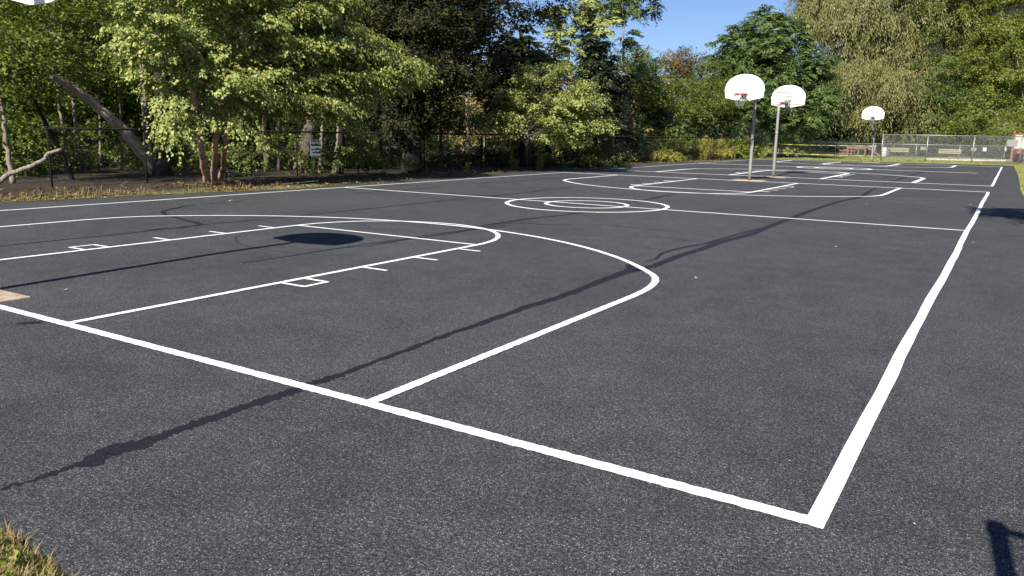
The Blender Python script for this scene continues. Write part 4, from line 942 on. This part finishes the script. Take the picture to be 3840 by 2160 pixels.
# right verge trees beyond the frame, their shadows reach the court
for i, (x, y, zc, lob) in enumerate([(4.4, 11.2, 4.8, [(1.9, 12.0, 4.9, .7, .6, .35, 60), (1.35, 12.1, 4.9, .75, .2, .2, 60), (1.2, 11.5, 4.75, .5, .12, .12, 22), (1.6, 11.1, 4.8, .5, .14, .14, 30), (2.4, 11.6, 5.2, 1.3, 1.2, .6, 190), (4.2, 11.2, 6, 2.2, 2, 1.4, 300), (2.2, 10.6, 4.6, .9, .5, .3, 40)]),
                                     (4.8, 25, 5, [(3.2, 24.5, 4.8, 1.1, .8, .5, 60), (4.8, 25, 6, 2, 2, 1.5, 260), (2.55, 23.2, 4.2, .5, .35, .25, 18)]),
                                     (5.4, 38.5, 6, [(3.6, 36.8, 5.5, 1.6, 1.6, 1.0, 120), (5.6, 38.5, 7, 2.6, 2.6, 2, 300), (3.1, 41.5, 4.5, .8, .8, .5, 50)]),
                                     (6.2, 53, 6, [(4.4, 52.5, 5.6, 2.0, 2.2, 1.2, 200), (6.4, 53, 7, 3, 3, 2, 320), (3.6, 56, 4.6, 1.4, 1.2, .6, 110)])]):
    lab = ['first', 'second', 'third', 'last'][i]
    r = empty('verge_tree', (x, y, 0), lab+' tree of the row beyond the right edge, known by its shadow on the asphalt', 'tree', 'trees along the right verge beyond the frame')
    m = MB(); m.tube(crook([(x, y, -.1), (x-.1, y, 2.5), (x, y, zc)], .04), .14, 8)
    VV = []; FF = []; b = 0
    for (lx, ly, lz, ra, rb_, rc, n) in lob:
        m.tube(crook([(x, y, zc*.6), ((x+lx)/2, (y+ly)/2, lz*.85), (lx, ly, lz)], .03, 5), .04, 6)
        p, o = lobe_pts(np.array([lx, ly, lz]), (ra, rb_, rc), n, np.array([1., 0, 0]), -.5, 1.2)
        V, Fc = sprays(p, o+np.array([0, 0, .2]), 'sumac' if i == 0 else 'broad', .8); VV.append(V); FF.append(Fc+b); b += len(V)
    np_mesh('crown', np.concatenate(VV), np.concatenate(FF), M['sumacleaf'], r); m.build('trunk', M['bark'], r, True)

# ------------------------------------------------------------------ shrubs
def shrub(label, lobes, mat, kind='broad', foot=None, scale=.8, name='shrub', group=None):
    g = G(*foot); d = math.hypot(g[0]-CAM[0], g[1]-CAM[1])
    return tree(name, label, [([(foot[0], foot[1], d), (foot[0]+2, foot[1]-40, d)], .03, .02), ([(foot[0]-8, foot[1], d), (foot[0]-14, foot[1]-36, d)], .025, .015)], lobes, kind, mat, M['bark'], 'shrub', group, zmin=.02, scale=scale, thr=-.5, flare=1)
BG = 'yellow green bushes along the black fence'
shrub('leftmost yellow green bush along the black fence', [(2390, 565, 49, 60, 30, .9, 150), (2440, 560, 50, 60, 34, 1, 170), (2480, 575, 50, 40, 24, .7, 80)], M['bushleaf'], foot=(2430, 603), group=BG)
shrub('dark green bush in the middle of the bushes along the black fence', [(2540, 565, 53, 50, 36, 1, 140), (2515, 540, 54, 60, 26, 1, 110)], M['woodleaf'], foot=(2545, 600), group=BG)
shrub('largest bright yellow green bush, below the forked pale trunk', [(2660, 560, 58, 70, 36, 1.1, 260), (2620, 572, 57, 50, 26, .9, 130), (2710, 570, 59, 40, 30, .9, 110)], M['bushleaf'], foot=(2660, 600), group=BG)
shrub('dull olive bush just left of the nearest hoop pole', [(2750, 560, 60, 36, 34, .9, 120), (2780, 575, 60, 30, 22, .8, 60)], M['woodleaf'], foot=(2755, 600), group=BG)
shrub('dull bush between the two hoop poles at the black fence end', [(2820, 572, 63, 28, 22, .8, 70), (2800, 582, 63, 24, 14, .6, 40)], M['woodleaf'], foot=(2812, 598), group=BG)
shrub('tan plume of dry grass left of the nearest hoop pole above the dull bush', [(2795, 524, 62, 9, 10, .3, 16)], M['drygrass'], 'weed', foot=(2797, 597), scale=1.0, name='dry_plume')
shrub('low green leafy clump at the left end of the yellow tapes', [(2870, 575, 67, 40, 12, .8, 70), (2930, 568, 68, 36, 14, .8, 60)], M['birchleaf'], foot=(2890, 586), group=None)
# upright weeds
for u, v, h, lab in [(1918, 632, 1.0, 'tall upright weed stalk left of the small drooping tree trunk'), (2016, 640, .85, 'left stalk of the pair of upright weeds right of the drooping tree'),
                     (2030, 638, .72, 'right stalk of the pair of upright weeds right of the drooping tree'), (1938, 634, .42, 'short weed beside the tall upright stalk'), (2113, 630, .35, 'small pale weed at the edge of the dry grass below the drooping sprays'),
                     (1755, 648, .40, 'small weed clump on the verge below the black oak')]:
    g = G(u, v); r = empty('weed_stalk', (g[0], g[1], 0), lab, 'weed', 'upright weeds on the left verge')
    m = MB(); m.tube(crook([(g[0], g[1], 0), (g[0]+.03, g[1], h)], .01, 5), [.012, .011, .01, .009, .008, .005], 6); m.build('stem', M['grass'], r)
    zz = np.linspace(.12*h, h*.98, int(34*h)+8); og = np.stack([np.full_like(zz, g[0])+.02*zz, np.full_like(zz, g[1]), zz], 1)
    V, Fc = sprays(og, RNG.normal(size=og.shape)*np.array([1, 1, .2]), 'weed', .42); np_mesh('foliage', V, Fc, M['grass'], r)

# ------------------------------------------------------------------ woodland mass behind everything
def mass(name, lobes, kind, mat, scale=1.0, thr=-.3, freq=.6, zmin=.05):
    o, _ = crown_mesh(lobes, kind, mat, name, None, thr, freq, zmin, scale); return tag(o, kind='stuff')
lb = []
for u in range(-140, 1300, 95):
    for v in (60, 190, 320, 440):
        d = 37 + 9*RNG.random(); lb.append((u+RNG.uniform(-40, 40), v+RNG.uniform(-40, 40), d, 95, 85, 2.6, 110))
mass('woodland_foliage', lb, 'far', M['woodleaf'], scale=.8, thr=.0)
lb = []
for u in range(-200, 2750, 110):
    for v in (120, 280, 420, 520):
        if 1650 < u < 2700 and v < 330: continue
        d = 62+8*RNG.random(); lb.append((u+RNG.uniform(-40, 40), v+RNG.uniform(-30, 30), d, 110, 100, 3, 70))
mass('distant_woodland_foliage', lb, 'far', M['vine_shade_leaf'], scale=1.3, thr=-.6)
lb = []
for u in range(1640, 2400, 60):
    for v in (330, 410, 490):
        lb.append((u+RNG.uniform(-20, 20), v+RNG.uniform(-20, 20), 50+4*RNG.random(), 60, 60, 2, 46))
mass('tan_woodland_foliage', lb, 'far', M['tanleaf'], scale=.8, thr=-.1, freq=.9)
lb = []
for u in range(2620, 4000, 90):
    for v in (300, 400, 480, 540):
        lb.append((u+RNG.uniform(-30, 30), v+RNG.uniform(-20, 20), 108+5*RNG.random(), 90, 70, 4, 50))
mass('far_end_woodland_foliage', lb, 'far', M['vine_shade_leaf'], scale=2.2, thr=-.9)
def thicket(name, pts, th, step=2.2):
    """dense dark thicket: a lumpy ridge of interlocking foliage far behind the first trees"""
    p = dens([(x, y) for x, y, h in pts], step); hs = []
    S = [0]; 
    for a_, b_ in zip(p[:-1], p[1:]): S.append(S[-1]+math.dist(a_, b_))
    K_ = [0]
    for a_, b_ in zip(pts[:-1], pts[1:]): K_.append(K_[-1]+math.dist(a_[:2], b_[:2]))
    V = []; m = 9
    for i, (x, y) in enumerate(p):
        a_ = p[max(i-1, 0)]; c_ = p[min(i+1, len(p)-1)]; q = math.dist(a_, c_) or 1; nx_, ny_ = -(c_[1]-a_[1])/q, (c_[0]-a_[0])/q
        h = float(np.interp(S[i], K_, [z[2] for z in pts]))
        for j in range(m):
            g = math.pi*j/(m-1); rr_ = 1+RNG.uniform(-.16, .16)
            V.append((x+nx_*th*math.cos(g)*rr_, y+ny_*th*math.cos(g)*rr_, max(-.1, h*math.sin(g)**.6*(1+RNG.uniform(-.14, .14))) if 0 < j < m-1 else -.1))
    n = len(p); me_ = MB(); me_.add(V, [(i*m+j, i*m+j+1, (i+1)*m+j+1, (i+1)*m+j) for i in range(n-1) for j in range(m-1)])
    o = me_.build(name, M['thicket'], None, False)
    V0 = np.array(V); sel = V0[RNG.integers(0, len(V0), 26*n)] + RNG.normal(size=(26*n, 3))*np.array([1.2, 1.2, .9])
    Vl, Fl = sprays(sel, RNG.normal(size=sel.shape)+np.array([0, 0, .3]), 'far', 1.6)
    lf = np_mesh(name+'_leaves', Vl, Fl, M['vine_shade_leaf'])
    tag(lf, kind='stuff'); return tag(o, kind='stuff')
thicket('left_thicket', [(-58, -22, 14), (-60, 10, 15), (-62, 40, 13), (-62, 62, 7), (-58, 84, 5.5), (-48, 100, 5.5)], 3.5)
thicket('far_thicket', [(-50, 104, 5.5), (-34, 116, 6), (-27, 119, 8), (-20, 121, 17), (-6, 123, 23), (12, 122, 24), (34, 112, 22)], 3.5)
# canopy of the wood beyond the left edge of the photo: it keeps the floor of the wood in shade
lb = []
for x in range(-46, -22, 5):
    for y in range(-14, 46, 5):
        if RNG.random() < (.35 if y < 2 else .1): continue
        lb.append((np.array([x+RNG.uniform(-2, 2), y+RNG.uniform(-2, 2), max(9.0, 4+.17*math.hypot(x, y+3))+RNG.uniform(-.5, 2.5)]), (2.6, 2.6, 1.3), 40))
VV = []; FF = []; b = 0
for c_, rad, n in lb:
    p, o_ = lobe_pts(c_, rad, n, np.array([1., 0, 0]), -.3, .8); V, Fc = sprays(p, o_, 'far', 1.2); VV.append(V); FF.append(Fc+b); b += len(V)
tag(np_mesh('high_canopy', np.concatenate(VV), np.concatenate(FF), M['woodleaf']), kind='stuff')
lb = [(u+RNG.uniform(-15, 15), 556+RNG.uniform(-8, 4), 87+3*RNG.random(), 42, 20, 1.2, 46) for u in range(2860, 3860, 34)]
mass('far_end_shade_undergrowth', lb, 'broad', M['vine_shade_leaf'], scale=1.5, thr=-.9, freq=1.0)  # dark bush row added to stand in for shade behind the far fences
# undergrowth behind the fence
lb = []
for u in range(-160, 2350, 60):
    d = (33.5 if 200 < u < 640 else 28) + 4*RNG.random() if u < 1500 else 36+6*RNG.random()
    if 600 < u < 1500 and RNG.random() < .45: continue
    lb.append((u+RNG.uniform(-20, 20), 590+RNG.uniform(-30, 20), d, 60, 38+20*RNG.random(), .8, 46))
for u in range(-120, 560, 60):
    lb.append((u, 520+RNG.uniform(-40, 30), (34.5 if u > 180 else 29)+4*RNG.random(), 60, 50, 1.0, 50))
mass('undergrowth', lb, 'broad', M['woodleaf'], scale=.8, thr=-.2, freq=1.6, zmin=.0)
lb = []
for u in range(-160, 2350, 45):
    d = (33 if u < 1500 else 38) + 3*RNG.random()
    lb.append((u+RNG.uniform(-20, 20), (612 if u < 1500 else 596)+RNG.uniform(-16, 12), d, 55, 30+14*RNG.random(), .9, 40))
mass('shaded_undergrowth', lb, 'broad', M['vine_shade_leaf'], scale=.8, thr=-.5, freq=1.6, zmin=.0)  # darker leaf colour puts the understory shade into these bushes

# ------------------------------------------------------------------ grass and litter
def blades(pts, h, wd, mat, name, lean=.45):
    n = len(pts); p = np.concatenate([pts, np.full((n, 1), -.03)], 1)
    a = RNG.uniform(0, 6.28, n); hh = h*RNG.uniform(.45, 1.25, n)
    dx = np.stack([np.cos(a), np.sin(a), 0*a], 1); sd_ = np.stack([-np.sin(a), np.cos(a), 0*a], 1)*(wd*RNG.uniform(.6, 1.3, n))[:, None]
    ln = (RNG.uniform(.1, 1, n)*lean*hh)[:, None]; up = np.array([0, 0, 1.])*hh[:, None]
    v0 = p-sd_; v1 = p+sd_; v2 = p+up*.6+dx*ln*.4+sd_*.7; v3 = p+up*.6+dx*ln*.4-sd_*.7; v4 = p+up*.95+dx*ln*1.1
    V = np.stack([v0, v1, v2, v3, v4], 1).reshape(-1, 3); b = (np.arange(n)*5)[:, None]
    return tag(np_mesh(name, V, [b+np.array([[0, 1, 2, 3]]), b+np.array([[3, 2, 4]])], mat), kind='stuff')
def strip(poly, off0, off1, per_m, clump=.5):
    out = []
    for a, b in zip(poly[:-1], poly[1:]):
        L = math.dist(a, b); n = int(L*per_m*(off1-off0)); 
        if n < 1: continue
        t = RNG.uniform(0, 1, n); o = RNG.uniform(off0, off1, n)
        nx_, ny_ = -(b[1]-a[1])/L, (b[0]-a[0])/L
        q = np.stack([a[0]+(b[0]-a[0])*t+nx_*o, a[1]+(b[1]-a[1])*t+ny_*o], 1)
        if clump: 
            l_ = lump(np.concatenate([q, 0*q[:, :1]], 1), 1.8); q = q[l_ > RNG.uniform(-1.2, clump, len(q))]
        out.append(q)
    return np.concatenate(out)
left = edge[2:14]
blades(strip(left, .02, .32, 1500, 0), .045, .006, M['grass'], 'verge_grass')
blades(strip(left, .25, 2.4, 70, .6), .06, .007, M['drygrass'], 'dry_verge_grass')
blades(strip(left, .4, 1.9, 60, .9), .09, .007, M['grass'], 'verge_weeds')
blades(strip(left[:4], .4, 3.0, 50, .3), .17, .007, M['drygrass'], 'long_verge_grass')
blades(strip(edge[13:19], .02, 3.0, 120, 0), .05, .02, M['grass'], 'far_lawn_grass')
blades(strip(edge[13:19], 3.0, 14, 28, .6), .07, .03, M['grass'], 'far_lawn_tufts')
blades(strip(edge[18:25], .02, 1.6, 260, 0), .06, .01, M['grass'], 'right_verge_grass')
ne = [(-2.05, -1.93), (-2.2, -1.90), (-2.7, -1.87), (-3.4, -1.9)]
q = strip(ne[::-1], -.9, -.03, 3600, 0)
blades(q, .045, .0028, M['grass'], 'near_corner_grass', .9)
q = strip(ne[::-1], -.9, .0, 4200, 0); blades(q, .055, .0024, M['drygrass'], 'near_corner_dry_grass', 1.3)
# clover like leaves in the near corner
n = 90; cp = np.stack([RNG.uniform(-3.1, -2.25, n), RNG.uniform(-2.6, -1.98, n), RNG.uniform(.0, .05, n)], 1)
V, Fc = sprays(cp, RNG.normal(size=cp.shape)*np.array([1, 1, .4]), 'weed', .12); V = V*1.0
tag(np_mesh('near_corner_clover', V, Fc, M['grass']), kind='stuff')
# leaf litter
def litter(q, size, name, mat, z=.0):
    n = len(q); p = np.concatenate([q, np.full((n, 1), z)+RNG.uniform(0, .03, (n, 1))], 1); a = RNG.uniform(0, 6.28, n)
    l = (size*RNG.uniform(.5, 1.3, n))[:, None]; ax = np.stack([np.cos(a), np.sin(a), RNG.uniform(-.3, .5, n)], 1)*l
    sd_ = np.stack([-np.sin(a), np.cos(a), RNG.uniform(-.3, .5, n)], 1)*l*.33
    V = np.stack([p, p+ax*.5+sd_, p+ax, p+ax*.5-sd_], 1).reshape(-1, 3); V[:, 2] = np.maximum(V[:, 2], z-.02)
    return tag(np_mesh(name, V, np.arange(len(V)).reshape(-1, 4), mat), kind='stuff')
litter(strip(left, .15, 3.4, 75, 1.0), .11, 'leaf_litter', M['litter'])
tw = MB()
for _ in range(70):
    i = random.randrange(0, 8); a = left[i]; b = left[i+1]; k = random.random(); x = a[0]+(b[0]-a[0])*k-random.uniform(.6, 4); y = a[1]+(b[1]-a[1])*k
    an = random.uniform(0, 3.14); L = random.uniform(.3, 1.4); tw.tube(crook([(x, y, .01), (x+L*math.cos(an), y+L*math.sin(an), .02+random.random()*.12)], .02, 3), [.012, .010, .008, .005], 5)
tag(tw.build('ground_twigs', M['bark']), kind='stuff')

# ------------------------------------------------------------------ single fallen leaves
def fallen(u, v, label, size=.09, group=None, pale=False):
    g = G(u, v); a = random.uniform(0, 6.28); o = []
    for k in range(12):
        t = k/12*2*math.pi; rr_ = size*.5*(.55+.45*abs(math.cos(t*2.5)))*(1.2 if k == 0 else 1)
        o.append((rr_*math.cos(t), rr_*.7*math.sin(t)))
    V = [(g[0]+x*math.cos(a)-y*math.sin(a), g[1]+x*math.sin(a)+y*math.cos(a), .009+.9*(x*x+y*y)/size+random.uniform(0, .06*size)) for x, y in o]
    m = MB(); c = (g[0], g[1], .009); m.add([c]+V, [(0, i+1, (i+1) % 12+1) for i in range(12)])
    m.tube([(V[0][0], V[0][1], V[0][2]), (V[0][0]+.35*size*math.cos(a), V[0][1]+.35*size*math.sin(a), .01)], .012*size, 4)
    return tag(m.build('fallen_leaf', M['fallen']), label, 'leaf', group)
EL = 'dry leaves scattered along the left edge of the asphalt'
for x, y in [(135,152),(530,137),(1050,117),(1195,105),(1575,85),(1700,80),(2320,57),(2200,45)]:
    fallen(x*.3727, 700+y*.3727, 'pale dry leaf lying by the grass along the left edge of the asphalt', .14, EL)
for x, y in [(565,1212),(380,1222),(870,1185),(920,1183),(965,1188),(1285,1155),(1580,1143),(1785,1132)]:
    fallen(960+x*.2096, 450+y*.2096, 'pale dry leaf lying by the grass along the left edge of the asphalt', .16, EL)
fallen(1424, 691, 'reddish leaf on the asphalt beside the sideline below the black oak', .2)
fallen(2611, 1047, 'small tan leaf alone on the asphalt right of the big curved line', .06)
fallen(2243, 801, 'small pale leaf touching the lower edge of the centre circle', .08)
fallen(857, 757.5, 'pale leaf on the dark crack line near the left sideline', .12)
fallen(246, 1090, 'thin tan leaf alone on the asphalt near the sandy corner of the hoop footing', .04)
fallen(3647, 911, 'orange leaf outside the right sideline below the half court line', .05)
fallen(3132, 928, 'brown leaf on open asphalt below the half court line', .06)
fallen(3248, 767, 'tiny pale leaf above the half court line at right', .07)
fallen(3636, 770, 'tiny pale leaf near the right sideline in front of the tree shadow', .07)
fallen(2960, 1734, 'tiny bright leaf left of the near corner of the court lines', .014)
fallen(3429, 1973, 'tiny cream leaf right of the near corner below the sideline', .016)
